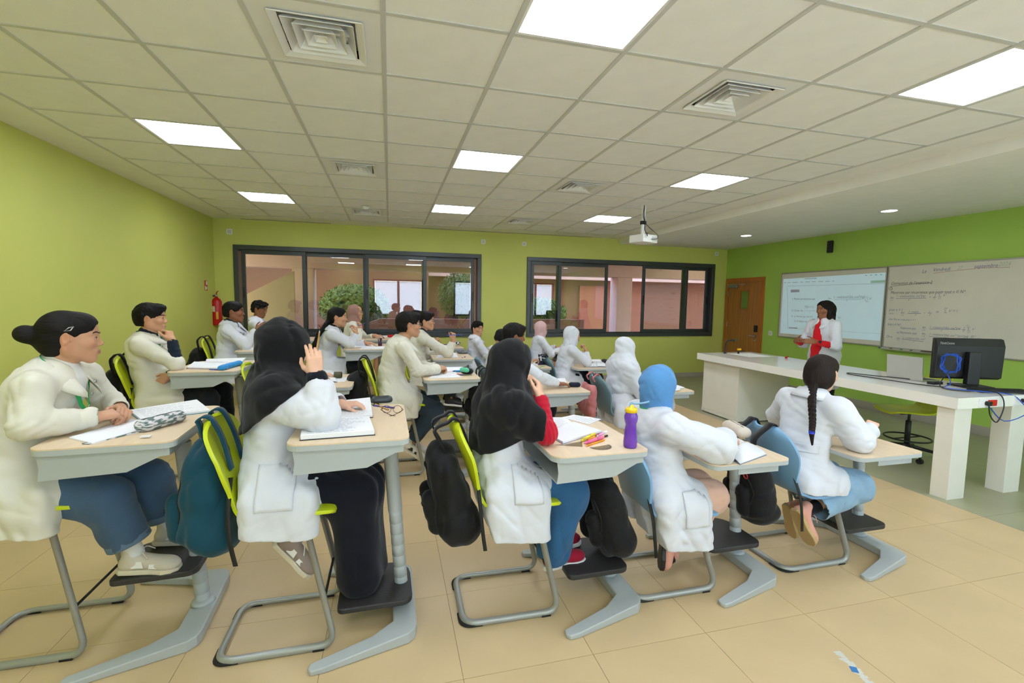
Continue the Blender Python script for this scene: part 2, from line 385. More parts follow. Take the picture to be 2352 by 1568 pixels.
bush('clipped_bush', (1.55, 9.9, 1.35), (.85, .7, .6), 9000, M_leaf, 'rounded clipped green bush in the courtyard behind the left window')
bush('garden_bush', (6.6, 9.9, 1.25), (.75, .6, .42), 6000, M_leaf, 'sunlit leafy bush seen through the left pane of the right window')
bush('courtyard_tree', (4.7, 10.8, 1.7), (.9, .7, .8), 7000, M_leafd, 'leafy young tree between the pillars outside')
lt = MB()
for k in range(24):
    x = .7+k*.07; lt.tube([(x, 9.0, -.02), (x+.9, 9.0, .95)], .008, 4); lt.tube([(x+.9, 9.02, -.02), (x, 9.02, .95)], .008, 4)
o = tag(lt.build('lattice_fence', M_terra), 'brown diagonal lattice fence below the clipped bush', 'fence')
# door beyond the open pane
st('door_corridor', MB().box(8.9, 9.9, 12.5, 12.6, 0, 2.15), mat('door_brown', C8(150, 84, 60), .6), 'brown door across the courtyard')
# ---------------------------------------------------------------- desks
def desk_mesh(root, h, foot, thin=False):
    # local: x forward (away from the student), y sideways; origin = centre of the top, on the floor
    top = rrect(-.25, .25, -.35, .35, [.045, .06, .06, .045], 6)
    MB().poly(top, h-.006, h).build('tabletop', M_wood, root)
    tb_ = [(x*.985, y*.985) for x, y in top]
    MB().poly(top, h-.03, h-.0062, smooth=False).build('edge_band', M_grey, root, bevel=.002)
    # book tray, open towards the student
    b = MB(); z = h-.03
    if thin:
        b.box(-.06, .2, -.31, -.305, z-.045, z); b.box(-.06, .2, .305, .31, z-.045, z); b.box(-.06, .2, -.305, .305, z-.012, z)
    def side(y0, y1): b.poly([(-.225, z), (.225, z), (.225, z-.035), (.19, z-.038), (.07, z-.095), (-.225, z-.105), (-.218, z-.055)], y0, y1, 'y')
    if not thin: side(-.325, -.319); side(.319, .325)
    if not thin: b.box(.219, .225, -.319, .319, z-.035, z)
    if not thin: b.poly([(.19, z-.038), (.07, z-.095), (-.225, z-.105), (-.225, z-.100), (.07, z-.090), (.19, z-.033)], -.319, .319, 'y')
    if not thin: b.poly([(.225, z-.035), (.19, z-.038), (.19, z-.033), (.225, z-.03)], -.319, .319, 'y')
    b.build('book_tray', M_grey, root)
    # leaning column
    zb = .045; ht = h-.1
    def ax(zz): return .225-.055*(zz-zb)/.8
    n = 8; split = foot+.36
    MB().tube([(ax(split), 0, split), (ax(split+.03), 0, split+.03), (ax(ht), 0, ht)], [.032, .036, .036], 20).build('column', M_grey, root)
    rib = []; rad = []
    zz = zb
    while zz < split:
        rib += [(ax(zz), 0, zz), (ax(zz+.004), 0, zz+.004), (ax(zz+.052), 0, zz+.052), (ax(zz+.056), 0, zz+.056)]; rad += [.030, .0335, .0325, .030]; zz += .058
    MB().tube(rib, rad, 20).build('ribbed_sleeve', M_grey, root)
    # base: spine under the far edge, two arms running back to the student
    hb = MB()
    out = [(-.18, -.375), (-.165, -.395), (-.12, -.392), (.245, -.30), (.275, -.27), (.285, -.235), (.285, .235), (.275, .27), (.245, .30), (-.12, .392), (-.165, .395), (-.18, .375), (-.175, .345), (.08, .262), (.175, .19), (.175, -.19), (.08, -.262), (-.175, -.345)]
    zt = [.022+.03*min(1, max(0, (x+.18)/.4)) for x, y in out]; n = len(out)
    hb.add([(x, y, 0) for x, y in out]+[(x, y, q) for (x, y), q in zip(out, zt)], [tuple(range(n-1, -1, -1))]+[(i, (i+1) % n, n+(i+1) % n, n+i) for i in range(n)])
    k = len(hb.v)-n
    quads = [(0, 1, 17), (1, 2, 17), (2, 16, 17), (2, 3, 15, 16), (3, 4, 5, 15), (5, 6, 14, 15), (6, 7, 8, 14), (8, 9, 13, 14), (9, 12, 13), (9, 10, 12), (10, 11, 12)]
    for q in quads: hb.f.append(tuple(k+i for i in q)); hb.sm.append(False)
    hb.build('base', M_grey, root, bevel=.006, seg=3)
    MB().lathe([(.055, 0), (.05, .012), (.036, .02)], 20, (ax(.05), 0, .05)).build('collar', M_grey, root)
    # footrest board
    a = ax(foot)
    fr = rrect(a-.30, a+.05, -.17, .19, [.12, .06, .03, .05], 5)
    MB().poly(fr, foot-.028, foot).build('footrest', M_foot, root, bevel=.006)
DESKS = {}
def desk(key, x, y, h, foot, label, rz=0, dark=False):
    root = empty('student_desk', (x, y, 0), rz, label, 'desk', 'height adjustable student desks'); desk_mesh(root, h, foot, key in (4, 5, 10, 15)); DESKS[key] = (x, y, h, foot); return root
desk(1, 1.27, -.36, .98, .31, 'tall desk of the woman with the hair bun, holding a patterned pencil pouch', .05)
desk(2, 2.245, -.526, .985, .13, 'tall desk with round glasses and open binders beside the black hijab', .01)
desk(3, 3.39, -.585, .871, .17, 'desk with the purple water bottle and highlighters', .01)
desk(4, 4.27, -.56, .755, .19, 'desk with the beige zip pouch in front of the blue hijab')
desk(5, 5.25, -.555, .725, .19, 'desk under the elbow of the student with the long braid')
desk(6, .99, 1.55, 1.0, .3, 'desk with the bright blue pencil case and green notebook')
desk(7, 1.86, 1.47, .86, .2, 'desk with an open book behind the large black hijab')
desk(8, 2.95, 1.48, .895, .2, 'desk with the mint green and black pencil case')
desk(9, 3.99, 1.42, .75, .2, 'desk under the black-cuffed arm with a navy pencil pouch')
desk(10, 5.12, 1.43, .715, .2, 'low desk with a green folder behind the blue hijab')
desk(11, 1.03, 3.05, 1.0, .3, 'desk under the elbow of the boy beside the fire extinguisher')
desk(12, 2.14, 3.09, 1.0, .3, 'desk with a dark purple pen cup in front of the ponytail girl')
desk(13, 3.17, 3.05, .875, .2, 'desk with the blue notebook and grey zip pouch under the raised arm')
desk(14, 4.18, 3.05, .74, .2, 'desk with a green ruler beside the two dark haired boys')
desk(15, 5.02, 3.08, .715, .2, 'low desk with an open book in front of the chin-resting white hijab')
desk(16, 2.24, 4.6, .985, .3, 'desk with a red pencil case right below the left window')
desk(17, 3.28, 4.6, .85, .25, 'desk with the black and white drawstring pouch below the window')
desk(18, 1.1, 4.6, .98, .3, 'desk hidden behind the black hijab below the left window')
desk(19, 4.25, 4.6, .76, .2, 'desk of the boy who looks over his shoulder at the far wall')
desk(20, 5.3, 4.6, .76, .2, 'farthest desk in front of the pink hijab below the right window')

# ---------------------------------------------------------------- chairs
def chair_shell(h):
    # profile in xz from front edge of the seat to top of the back; half width per station
    prof = [(.255, h-.035, .17), (.245, h-.012, .195), (.2, h-.002, .215), (.1, h, .22), (0, h-.006, .22), (-.08, h-.004, .215), (-.125, h+.012, .20), (-.155, h+.05, .175), (-.175, h+.1, .175), (-.195, h+.16, .195), (-.22, h+.23, .21), (-.25, h+.30, .205), (-.275, h+.355, .18), (-.285, h+.385, .13), (-.288, h+.395, .07)]
    nx = 9; v = []; f = []
    P = catmull([(a, b, c) for a, b, c in prof], 3)
    for p in P:
        for k in range(nx):
            t = -1+2*k/(nx-1); back = min(1, max(0, (p.y-h)/.25))
            v.append((p.x+.035*back*t*t+(0), p.z*t, p.y+(.012*t*t if back < .05 else 0)))
    for i in range(len(P)-1):
        for k in range(nx-1): f.append((i*nx+k, i*nx+k+1, (i+1)*nx+k+1, (i+1)*nx+k))
    return MB().add(v, f, True)
def chair(x, y, h, m, label, rz=0, high=True):
    root = empty('student_chair', (x, y, 0), rz, label, 'chair', 'sled base student chairs')
    o = chair_shell(h).build('seat_shell', m, root); q = o.modifiers.new('solid', 'SOLIDIFY'); q.thickness = .016; q.offset = -1
    b = o.modifiers.new('bevel', 'BEVEL'); b.width = .005; b.segments = 2; b.angle_limit = 1.0
    hw = .2; r = .0135
    pts = [(.12, hw-.03, h-.03), (.245, hw, .0145), (-.24, hw, .0145), (-.24, -hw, .0145), (.245, -hw, .0145), (.12, -hw+.03, h-.03)]
    MB().tube(rpath(pts, .075, 7), r, 12, ry=1.25).build('sled_frame', M_frame, root)
    s = MB(); s.tube([(.13, -hw+.03, h-.035), (.13, hw-.03, h-.035)], .012, 8); s.tube([(-.1, -.12, h-.028), (.13, -.12, h-.03)], .011, 8); s.tube([(-.1, .12, h-.028), (.13, .12, h-.03)], .011, 8); s.build('seat_support', M_frame, root)
    MB().tube([(.2, -hw+.01, .22), (.2, hw-.01, .22)], .006, 8).build('cross_rod', M_rub, root)
    for sy in (-1, 1):
        g = MB(); g.box(.15, .2, sy*hw-.016, sy*hw+.016, 0, .012); g.build('foot_pad', M_rub, root, bevel=.003)
        g = MB(); g.tube(rpath([(-.15, sy*hw, .006), (-.245, sy*hw, .006), (-.245, sy*.1, .006)], .07, 5), .0175, 8, ry=.4); g.build('corner_glide', M_rub, root)
    return root
CH = {}
def ch(key, x, y, h, m, label, rz=0): CH[key] = (x, y, h, rz); return chair(x, y, h, m, label, rz)
ch(1, .87, -.37, .685, M_limep, 'lime chair under the woman with the hair bun')
ch(2, 1.92, -.565, .645, M_limep, 'lime chair with the teal backpack on its back')
ch(3, 3.0, -.58, .585, M_limep, 'lime chair with the large black backpack, by the red sleeved student', -.02)
ch(4, 3.92, -.6, .44, M_bluep, 'light blue chair under the blue hijab student')
ch(5, 4.92, -.555, .45, M_bluep, 'light blue chair under the student with the braid')
ch(6, .62, 1.5, .70, M_limep, 'lime chair by the left wall with a black bag behind the smiling boy')
ch(7, 1.5, 1.48, .62, M_limep, 'lime chair hidden behind the large black hijab')
ch(8, 2.47, 1.5, .645, M_limep, 'lime chair of the cream coated boy with glasses')
ch(9, 3.56, 1.48, .53, M_tealp, 'grey-blue chair with the dark rucksack behind the boy')
ch(10, 4.72, 1.46, .44, M_tealp, 'grey-blue chair carrying the pink tote bag')
ch(11, .68, 3.05, .72, M_limep, 'lime chair near the fire extinguisher with a black bag')
ch(12, 1.72, 3.07, .67, M_limep, 'lime chair of the ponytail girl')
ch(13, 2.78, 3.05, .60, M_limep, 'lime chair of the boy raising his hand')
ch(14, 3.78, 3.05, .44, M_tealp, 'grey-blue chair of the boy looking down')
ch(15, 4.72, 3.08, .44, M_tealp, 'grey-blue chair with the navy bag behind the chin-resting white hijab')
ch(16, 1.87, 4.6, .68, M_limep, 'lime chair of the mauve hijab student')
ch(17, 2.85, 4.6, .65, M_limep, 'lime chair of the boy half hidden behind two boys with glasses')
ch(18, .62, 4.6, .72, M_limep, 'lime chair of the curly haired boy below the left window')
ch(19, 3.8, 4.6, .44, M_tealp, 'grey-blue chair of the boy looking over his shoulder')
ch(20, 4.85, 4.6, .44, M_tealp, 'grey-blue chair of the pink hijab student')

# ---------------------------------------------------------------- teacher's counter
ctr = empty('teacher_counter', (6.85, 0, 0), 0, 'long white counter with a sink in front of the teaching wall', 'counter')
tp = MB(); H = .86; x0, x1, y0, y1 = -.03, .92, -.24, 3.06; sx0, sx1, sy0, sy1 = .36, .78, 2.46, 2.92
tp.box(x0, sx0, y0, y1, H-.09, H); tp.box(sx1, x1, y0, y1, H-.09, H); tp.box(sx0, sx1, y0, sy0, H-.09, H); tp.box(sx0, sx1, sy1, y1, H-.09, H)
tp.build('worktop', M_top, ctr)
sk_ = MB(); sk_.box(sx0, sx1, sy0, sy1, H-.16, H-.15); sk_.box(sx0, sx0+.008, sy0, sy1, H-.15, H-.003); sk_.box(sx1-.008, sx1, sy0, sy1, H-.15, H-.003); sk_.box(sx0, sx1, sy0, sy0+.008, H-.15, H-.003); sk_.box(sx0, sx1, sy1-.008, sy1, H-.15, H-.003)
sk_.build('sink', M_top, ctr)
MB().box(.05, .87, 2.28, 3.0, .06, H-.09).build('cabinet', M_cab, ctr, bevel=.002)
MB().box(.045, .875, 2.275, 3.005, .012, .058).build('plinth', M_cab, ctr, bevel=.002)
MB().box(.06, .86, 2.29, 2.99, 0, .012).build('plinth_shadow_gap', M_black, ctr)
for a in (.0, .66):
    MB().box(a, a+.19, -.21, -.08, 0, H-.09).build('leg', M_cab, ctr, bevel=.002)
for k, a in enumerate((.2, .62)):
    s = MB(); s.poly(rrect(a, a+.3, H-.083, H-.008, .008), -.246, -.24, 'y').build('socket_plate', M_pw, ctr)
p = empty('lab_tap', (7.2, 2.93, H), 0, 'black swan neck lab tap with a green end beside the sink', 'tap')
MB().tube(rpath([(0, 0, 0), (0, 0, .19), (.16, 0, .2)], .06, 8), .011, 12).lathe([(.024, 0), (.02, .012), (.012, .016)], 16).tube([(.14, 0, .2), (.14, 0, .165)], .008, 10).build('spout', M_black, p)
MB().tube([(.155, 0, .2), (.19, 0, .2)], .014, 12).build('tap_knob', mat('tap_green', C8(30, 100, 50), .4), p)
p = empty('gas_tap', (7.38, 2.87, H), 0, 'small black bench gas tap with a yellow handle', 'tap')
MB().lathe([(.014, 0), (.012, .05)], 12).tube([(0, 0, .04), (.09, -.02, .04)], .007, 8).build('valve', M_black, p)
MB().box(-.02, .04, -.014, .014, .05, .078).build('handle', mat('tap_yellow', C8(245, 180, 10), .4), p, bevel=.006)
tag(MB().sphere((7.63, 2.26, H+.014), (.02, .016, .014)).tube([(7.63, 2.26, H+.02), (7.66, 2.25, H+.03)], .006, 8).build('red_stopper', M_red), 'tiny red rubber stopper lying on the white counter', 'stopper')
# laptop, monitor, cables
lp = empty('laptop', (7.42, .60, H), 0, 'open silver laptop on the white counter seen from behind', 'laptop')
MB().box(0, .23, -.17, .17, 0, .014).build('base', M_steel, lp, bevel=.004)
MB().box(0, .008, -.17, .17, .01, .235).build('lid', mat('laptop_silver', C8(190, 188, 180), .45, metal=.3), lp, bevel=.003).rotation_euler = (0, -.08, 0)
MB().box(.03, .2, -.15, .15, .0142, .016).build('keyboard', M_black, lp)
mo = empty('monitor', (7.62, .22, H), -.36, 'large black all-in-one computer seen from behind with cables', 'monitor')
# local: x toward viewer-left along the screen, screen plane is xz
bb = MB(); bb.box(-.29, .29, -.012, .012, .06, .44); bb.build('screen', M_black, mo, bevel=.006)
bb = MB(); bb.poly([(.06, -.012), (.435, -.012), (.435, -.03), (.37, -.055), (.08, -.045)], -.285, .285, 'x'); bb.xf(Matrix(((1, 0, 0, 0), (0, 0, 1, 0), (0, 1, 0, 0), (0, 0, 0, 1))), 0)
bb.v = [(x, z, y) if False else (x, y, z) for x, y, z in bb.v]
bb.build('rear_housing', M_black, mo, bevel=.004)
MB().box(-.05, .05, -.11, -.055, .02, .32).build('stand_arm', M_black, mo, bevel=.006)
MB().poly(rrect(-.13, .13, -.2, .04, .04), 0, .014).build('stand_foot', M_black, mo, bevel=.003)
def text_mesh(s, size, M, shear=0, mb=None, ext=.0004):
    cu = bpy.data.curves.new('t', 'FONT'); cu.body = s; cu.size = size; cu.shear = shear; cu.resolution_u = 2
    o = bpy.data.objects.new('t', cu); COL.objects.link(o); me = bpy.data.meshes.new_from_object(o)
    mb = mb or MB(); k0 = len(mb.v)
    mb.add([(v.co.x*.80, v.co.y, v.co.z) for v in me.vertices], [tuple(p.vertices) for p in me.polygons]); mb.xf(M, k0)
    bpy.data.objects.remove(o); bpy.data.curves.remove(cu); bpy.data.meshes.remove(me); return mb
TM = Matrix(((1, 0, 0, -.32), (0, 0, -1, -.0565), (0, 1, 0, .43), (0, 0, 0, 1)))
text_mesh('ThinkCentre', .03, Matrix(((1, 0, 0, -.27), (0, 0, -1, -.0520), (0, 1, 0, .385), (0, 0, 0, 1))), .15).build('lettering', mat('logo_grey', C8(190, 190, 188), .4), mo)
kb = empty('keyboard', (7.55, -.1, H), -.35, 'black keyboard lying beside the monitor foot', 'keyboard')
MB().box(-.22, .22, -.07, .07, 0, .018).build('case', M_black, kb, bevel=.004)
ks = MB()
for i in range(14):
    for j in range(5): ks.box(-.21+i*.03, -.185+i*.03, -.06+j*.024, -.04+j*.024, .018, .023)
o = ks.build('keys', M_rub, kb); o['kind'] = 'stuff'
M_bcab = mat('blue_cable', C8(24, 82, 190), .4)
pts = []
for k in range(60):
    a = k/60*2*PI*4; pts.append((7.34+.02*math.sin(k*1.3), .16+(.075+.012*math.sin(k*.7))*math.cos(a), H+.22+(.085+.01*math.sin(k*.9))*math.sin(a)))
pts += [(7.3, .12, H+.05), (7.2, .1, H+.02), (7.15, .02, H+.02), (7.3, -.12, H+.015), (7.45, -.22, H+.005), (7.5, -.27, H-.05), (7.55, -.29, H-.14), (7.3, -.28, H-.2), (7.12, -.262, H-.06)]
tag(MB().tube(catmull(pts, 4), .004, 6).build('network_cable', M_bcab), 'coiled bright blue network cable hanging behind the monitor', 'cable')
c1 = [(7.4, .1, H+.3), (7.3, .16, H+.12), (7.15, .1, H+.02), (7.2, -.05, H+.01), (7.35, -.12, H+.02), (7.3, -.24, H+.01), (7.28, -.28, H-.08), (7.2, -.29, H-.2), (7.15, -.27, H-.15), (7.13, -.262, H-.05)]
tag(MB().tube(catmull(c1, 6), .0045, 6).tube([(7.13, -.246, H-.05), (7.13, -.28, H-.05)], .018, 12).build('power_cable', M_black), 'black power cable plugged into the counter end near the red socket', 'cable')
c2 = [(7.45, .5, H+.008), (7.3, .75, H+.008), (7.2, 1.0, H+.006), (7.12, .9, H+.006), (7.15, .6, H+.006), (7.17, .3, H+.008), (7.24, .12, H+.01)]
tag(MB().tube(catmull(c2, 6), .0045, 6).build('charger_cable', M_black), 'black charger cable looping beside the silver laptop', 'cable')
c3 = [(7.4, -.1, H+.02), (7.55, -.22, H+.01), (7.7, -.27, H-.0), (7.68, -.3, H-.05), (7.55, -.262, H-.045)]
tag(MB().tube(catmull(c3, 6), .004, 6).tube([(7.55, -.246, H-.045), (7.55, -.28, H-.045)], .017, 12).build('power_cable', M_black), 'black cable plugged into the outer socket plate of the counter end', 'cable')
s = MB(); s.poly(rrect(7.15, 7.24, H-.075, H-.025, .005), -.256, -.246, 'y'); tag(s.build('red_socket', M_red), 'red power socket on the end of the white counter', 'socket')
hub = MB(); hub.box(7.34, 7.46, .28, .34, H, H+.025); tag(hub.build('usb_hub', M_black, bevel=.004), 'small black box between laptop and monitor', 'adapter')
# swivel stool
sw = empty('swivel_chair', (7.74, .74, 0), 0, 'lime swivel chair with foot ring behind the white counter', 'chair')
sh = chair_shell(.5); o = sh.build('seat_shell', M_limep, sw, rz=PI*.85); q = o.modifiers.new('s', 'SOLIDIFY'); q.thickness = .016; q.offset = -1
MB().lathe([(.014, .3), (.014, .47), (.05, .475), (.05, .48)], 16).build('gas_lift', M_steel, sw)
MB().lathe([(.026, .1), (.026, .38), (.016, .385)], 16).build('column', M_black, sw)
MB().tube([(.2*math.cos(a*PI/16), .2*math.sin(a*PI/16), .2) for a in range(32)], .009, 8, closed=True).tube([(-.2, 0, .2), (.2, 0, .2)], .007, 8).build('foot_ring', M_black, sw)
for k in range(5):
    a = 2*PI*k/5+.4; L = MB(); L.tube([(0, 0, .12), (.27*math.cos(a), .27*math.sin(a), .07)], [.022, .014], 8)
    lo = L.build('leg', M_black, sw)
    cw = MB(); ca, sa = .27*math.cos(a), .27*math.sin(a); cw.tube([(ca-.02, sa, .026), (ca+.02, sa, .026)], .026, 14); cw.tube([(ca, sa, .03), (ca, sa, .07)], .012, 8); cw.build('caster', M_rub, lo)
MB().box(-.12, .2, -.015, .015, .455, .47).build('lever', M_black, sw)

# ---------------------------------------------------------------- teaching wall: boards, door, small fittings
def board(name, y0, y1, z0, z1, label):
    root = empty(name, (XR, (y0+y1)/2, z0), 0, label, 'whiteboard'); h = z1-z0; w2 = (y1-y0)/2
    MB().box(-.018, -.004, -w2+.01, w2-.01, .01, h-.01).build('writing_surface', M_wb, root)
    f = MB(); f.box(-.026, 0, -w2, w2, 0, .018); f.box(-.026, 0, -w2, w2, h-.018, h); f.box(-.026, 0, -w2, -w2+.018, .018, h-.018); f.box(-.026, 0, w2-.018, w2, .018, h-.018)
    f.build('frame', mat('board_aluminium', C8(170, 168, 160), .35, metal=.6), root, bevel=.002); return root
b1 = board('whiteboard', 2.425, 4.36, .985, 2.172, 'whiteboard with the projected document, next to the wooden door')
b2 = board('whiteboard', -.62, 2.415, .975, 2.178, 'whiteboard covered in handwritten mathematics')
# writing: coordinates u (metres to the right of the board's left edge), z above floor
def wmat(yleft, z, x=-.0195): return Matrix(((0, 0, -1, XR+x), (-1, 0, 0, yleft), (0, 1, 0, z), (0, 0, 0, 1)))
class Pen:
    def __init__(s, y0, zf, r=.0022): s.mb = MB(); s.y0 = y0; s.zf = zf; s.r = r
    def t(s, txt, u, v, size, sh=.3): text_mesh(txt, size, wmat(s.y0-u, s.zf(u, v)), sh, s.mb); return s
    def line(s, pts): 
        s.mb.tube([(XR-.0195, s.y0-u, s.zf(u, v)) for u, v in pts], s.r, 4); return s
def pix2(u, v): return u, v
Z2 = lambda u, v: v
P_ = lambda px, py: None
blue = Pen(2.40, Z2); blk = Pen(2.40, Z2); grn = Pen(2.40, Z2); red = Pen(2.40, Z2, .0018)
def at(cx, cy):
    """crop pixel of the board close-up (1942 x 1568 over 2030..2352 x 580..840) -> (metres right of the board edge, height)"""
    U, V = 2030+cx*322/1942, 580+cy*260/1568
    d = fwd+rgt*((U-1176)/1073.74)-upv*((V-784)/1073.74); o = Vector((2.4183, -2.907, 1.5862)); q = o+d*((XR-o.x)/d.x); return 2.40-q.y, q.z
def W(pen, txt, cx, cy, size, sh=.3):
    u, v = at(cx, cy); pen.t(txt, u, v, size*.60, sh)
def LN(pen, *pts): pen.line([at(*p) for p in pts])
def SIG(pen, cx, cy, s=38): LN(pen, (cx+s, cy-s*1.3), (cx, cy-s*1.3), (cx+s*.6, cy-s*.6), (cx, cy), (cx+s, cy))
W(blue, 'Le', 540, 285, .12); W(blue, 'Vendredi', 690, 262, .115); W(grn, '27', 1030, 238, .11); W(blue, 'septembre', 1262, 218, .115); W(grn, '2024', 1600, 188, .12)
LN(red, (700, 288), (1000, 250), (1290, 222)); LN(red, (1300, 216), (1765, 205))
W(blk, "Correction de l'exercice 2.", 110, 448, .105); LN(blk, (105, 468), (400, 438), (680, 416))
W(blk, '1', 96, 506, .07); LN(blk, *[(108+22*math.cos(a*.5), 497+22*math.sin(a*.5)) for a in range(14)])
W(blk, 'Montrons par récurrence que pour tout n \u2208 N*.', 105, 572, .098)
W(blue, 'lim', 100, 640, .085); W(blue, 'x\u21920', 100, 668, .04); W(blue, '1 - cos(x)cos\u00b2(2x)...cos\u207f(nx)', 185, 615, .07); LN(blue, (183, 638), (600, 628)); W(blue, 'x\u00b2', 345, 665, .07)
W(blue, '=', 640, 630, .07); W(blue, '1', 710, 612, .08); LN(blue, (695, 620), (740, 616)); W(blue, '2', 700, 645, .06); SIG(blue, 770, 612); W(blue, 'k=n', 795, 545, .04); W(blue, 'k=1', 765, 645, .045); W(blue, 'k\u00b2', 835, 605, .08)
W(blue, 'pour n = 1', 85, 805, .09); W(blue, 'on a', 85, 850, .07); W(blue, 'lim', 245, 845, .08); W(blue, 'x\u21920', 245, 872, .04); W(blue, '1 - cos(x)', 352, 830, .07); LN(blue, (345, 842), (525, 842)); W(blue, 'x\u00b2', 440, 872, .06)
W(blue, '=', 565, 845, .06); W(blue, '1', 635, 828, .07); LN(blue, (625, 838), (680, 836)); W(blue, '2', 640, 868, .06); W(blue, 'et', 735, 832, .08); SIG(blue, 850, 832); W(blue, 'k=1', 855, 775, .045); W(blue, 'k\u00b2 = 1', 912, 822, .085)
W(blue, 'donc P(n) est vraie pour n = 1', 80, 930, .062); W(blue, 'Soit n \u2208 N*.', 62, 1005, .08)
W(blue, 'Supposons que', 240, 1052, .07); W(blue, 'lim', 545, 1048, .07); W(blue, 'x\u21920', 540, 1078, .04); W(blue, '1 - cos(x)cos\u00b2(2x)...cos\u207f(nx)', 645, 1042, .066); LN(blue, (650, 1056), (1040, 1064)); W(blue, 'x\u00b2', 800, 1088, .05); W(blue, '=', 1050, 1070, .06)
W(blue, '1', 1110, 1060, .08); LN(blue, (1098, 1068), (1145, 1070)); W(blue, '2', 1105, 1098, .06); SIG(blue, 1170, 1080); W(blue, 'k=n', 1150, 1015, .04); W(blue, 'k=1', 1170, 1110, .04); W(blue, 'k\u00b2', 1238, 1070, .07)
W(blue, 'et Montrons que', 190, 1115, .08); W(blue, 'lim', 540, 1132, .07); W(blue, 'x\u21920', 540, 1160, .04); W(blue, '1 - cos(x)cos\u00b2(2x)...cos\u207f\u207a\u00b9((n+1)x)', 640, 1140, .066); LN(blue, (640, 1160), (1090, 1195)); W(blue, '=', 1105, 1200, .06)
W(blue, '1', 1155, 1185, .08); LN(blue, (1145, 1192), (1190, 1196)); W(blue, '2', 1150, 1222, .06); SIG(blue, 1220, 1215); W(blue, 'k=n+1', 1225, 1160, .04); W(blue, 'k\u00b2', 1298, 1210, .07)
W(blue, 'On a', 45, 1172, .085); W(blue, 'lim', 190, 1195, .07); W(blue, 'x\u21920', 190, 1212, .035); W(blue, '1 - cos(x)cos\u00b2(2x)...cos\u207f', 275, 1188, .062); LN(blue, (265, 1195), (560, 1232)); W(blue, 'x\u00b2', 415, 1240, .05)
Minv = Matrix.Translation(-Vector(b2.location))
M_mblue = mat('marker_blue', C8(112, 116, 158), .7); M_mblk = mat('marker_black', C8(92, 94, 108), .7); M_mgrn = mat('marker_green', C8(172, 188, 168), .7); M_mred = mat('marker_red', C8(190, 110, 110), .7)
for pen, m in ((blue, M_mblue), (blk, M_mblk), (grn, M_mgrn), (red, M_mred)):
    pen.mb.xf(Minv).build('handwriting', m, b2)
# projected image: a glowing sheet stands in for the projector's light
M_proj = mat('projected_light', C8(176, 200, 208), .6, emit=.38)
Minv = Matrix.Translation(-Vector(b1.location))
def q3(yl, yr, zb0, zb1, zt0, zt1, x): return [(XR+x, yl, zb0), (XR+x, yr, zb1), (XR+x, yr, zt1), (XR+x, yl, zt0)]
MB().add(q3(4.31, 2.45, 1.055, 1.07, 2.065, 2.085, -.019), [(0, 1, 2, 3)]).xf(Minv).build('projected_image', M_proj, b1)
d1 = MB()
def at1(cx, cy):
    U, V = 1780+cx*280/1829, 600+cy*240/1568
    d = fwd+rgt*((U-1176)/1073.74)-upv*((V-784)/1073.74); o = Vector((2.4183, -2.907, 1.5862)); q = o+d*((XR-o.x)/d.x); return q.y, q.z
def T1(txt, cx, cy, size): y, z = at1(cx, cy); text_mesh(txt, size, wmat(y, z, -.0205), 0, d1)
def L1(p, q, r=.0015): a, b = at1(*p), at1(*q); d1.tube([(XR-.0205, *a), (XR-.0205, *b)], r, 4)
T1('i)  Montrer par récurrence que', 270, 575, .047); T1(': lim', 800, 570, .05); T1('1 - cos(x)cos\u00b2(2x)...cos\u207f(nx)', 895, 552, .058); L1((900, 575), (1305, 570)); T1('x\u00b2', 1080, 598, .045); T1('=', 1322, 575, .05)
T1('1', 1362, 552, .045); L1((1358, 572), (1380, 572)); T1('2', 1362, 600, .045); T1('k\u00b2', 1435, 575, .055)
L1((1430, 548), (1390, 548)); L1((1390, 548), (1410, 572)); L1((1410, 572), (1388, 600)); L1((1388, 600), (1432, 600)); T1('k=n', 1385, 533, .022); T1('k=1', 1385, 615, .022)
T1('ii)  Calculer  lim', 262, 748, .047); T1('(2x + 1) -', 490, 695, .05); L1((455, 740), (620, 740)); T1('x', 530, 775, .04); L1((462, 668), (492, 668)); L1((468, 668), (468, 700)); L1((486, 668), (486, 700))
T1('iii)   a)  Montrer que  (\u2200x \u2208 R', 258, 832, .045); T1('b)  En déduire  lim', 305, 905, .045); T1('f(x)', 960, 855, .045)
for k, (a, b) in enumerate(((150, 180), (205, 245), (280, 355), (395, 435), (470, 535), (570, 625), (665, 735), (775, 830), (870, 900))): L1((a, 322-k*3.2), (b, 321-k*3.3), .003)
L1((465, 264), (640, 254), .004); L1((190, 372), (1660, 332)); L1((200, 400), (205, 1010), .001); L1((215, 1000), (1600, 1085), .001)
for k in range(4): L1((1370+k*75, 212-k*4), (1395+k*75, 210-k*4), .004)
d1.xf(Minv).build('projected_text', mat('projected_dark', C8(128, 140, 152), .7), b1)
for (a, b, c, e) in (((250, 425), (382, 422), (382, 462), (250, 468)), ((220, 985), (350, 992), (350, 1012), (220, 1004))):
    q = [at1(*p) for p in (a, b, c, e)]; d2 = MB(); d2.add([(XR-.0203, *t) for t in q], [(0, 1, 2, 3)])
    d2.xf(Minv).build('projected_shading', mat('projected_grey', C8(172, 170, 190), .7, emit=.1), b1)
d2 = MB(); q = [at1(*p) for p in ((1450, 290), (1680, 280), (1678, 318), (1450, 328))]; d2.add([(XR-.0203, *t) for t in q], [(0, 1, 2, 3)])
d2.xf(Minv).build('projected_ribbon', mat('projected_green', C8(150, 186, 170), .7, emit=.2), b1)
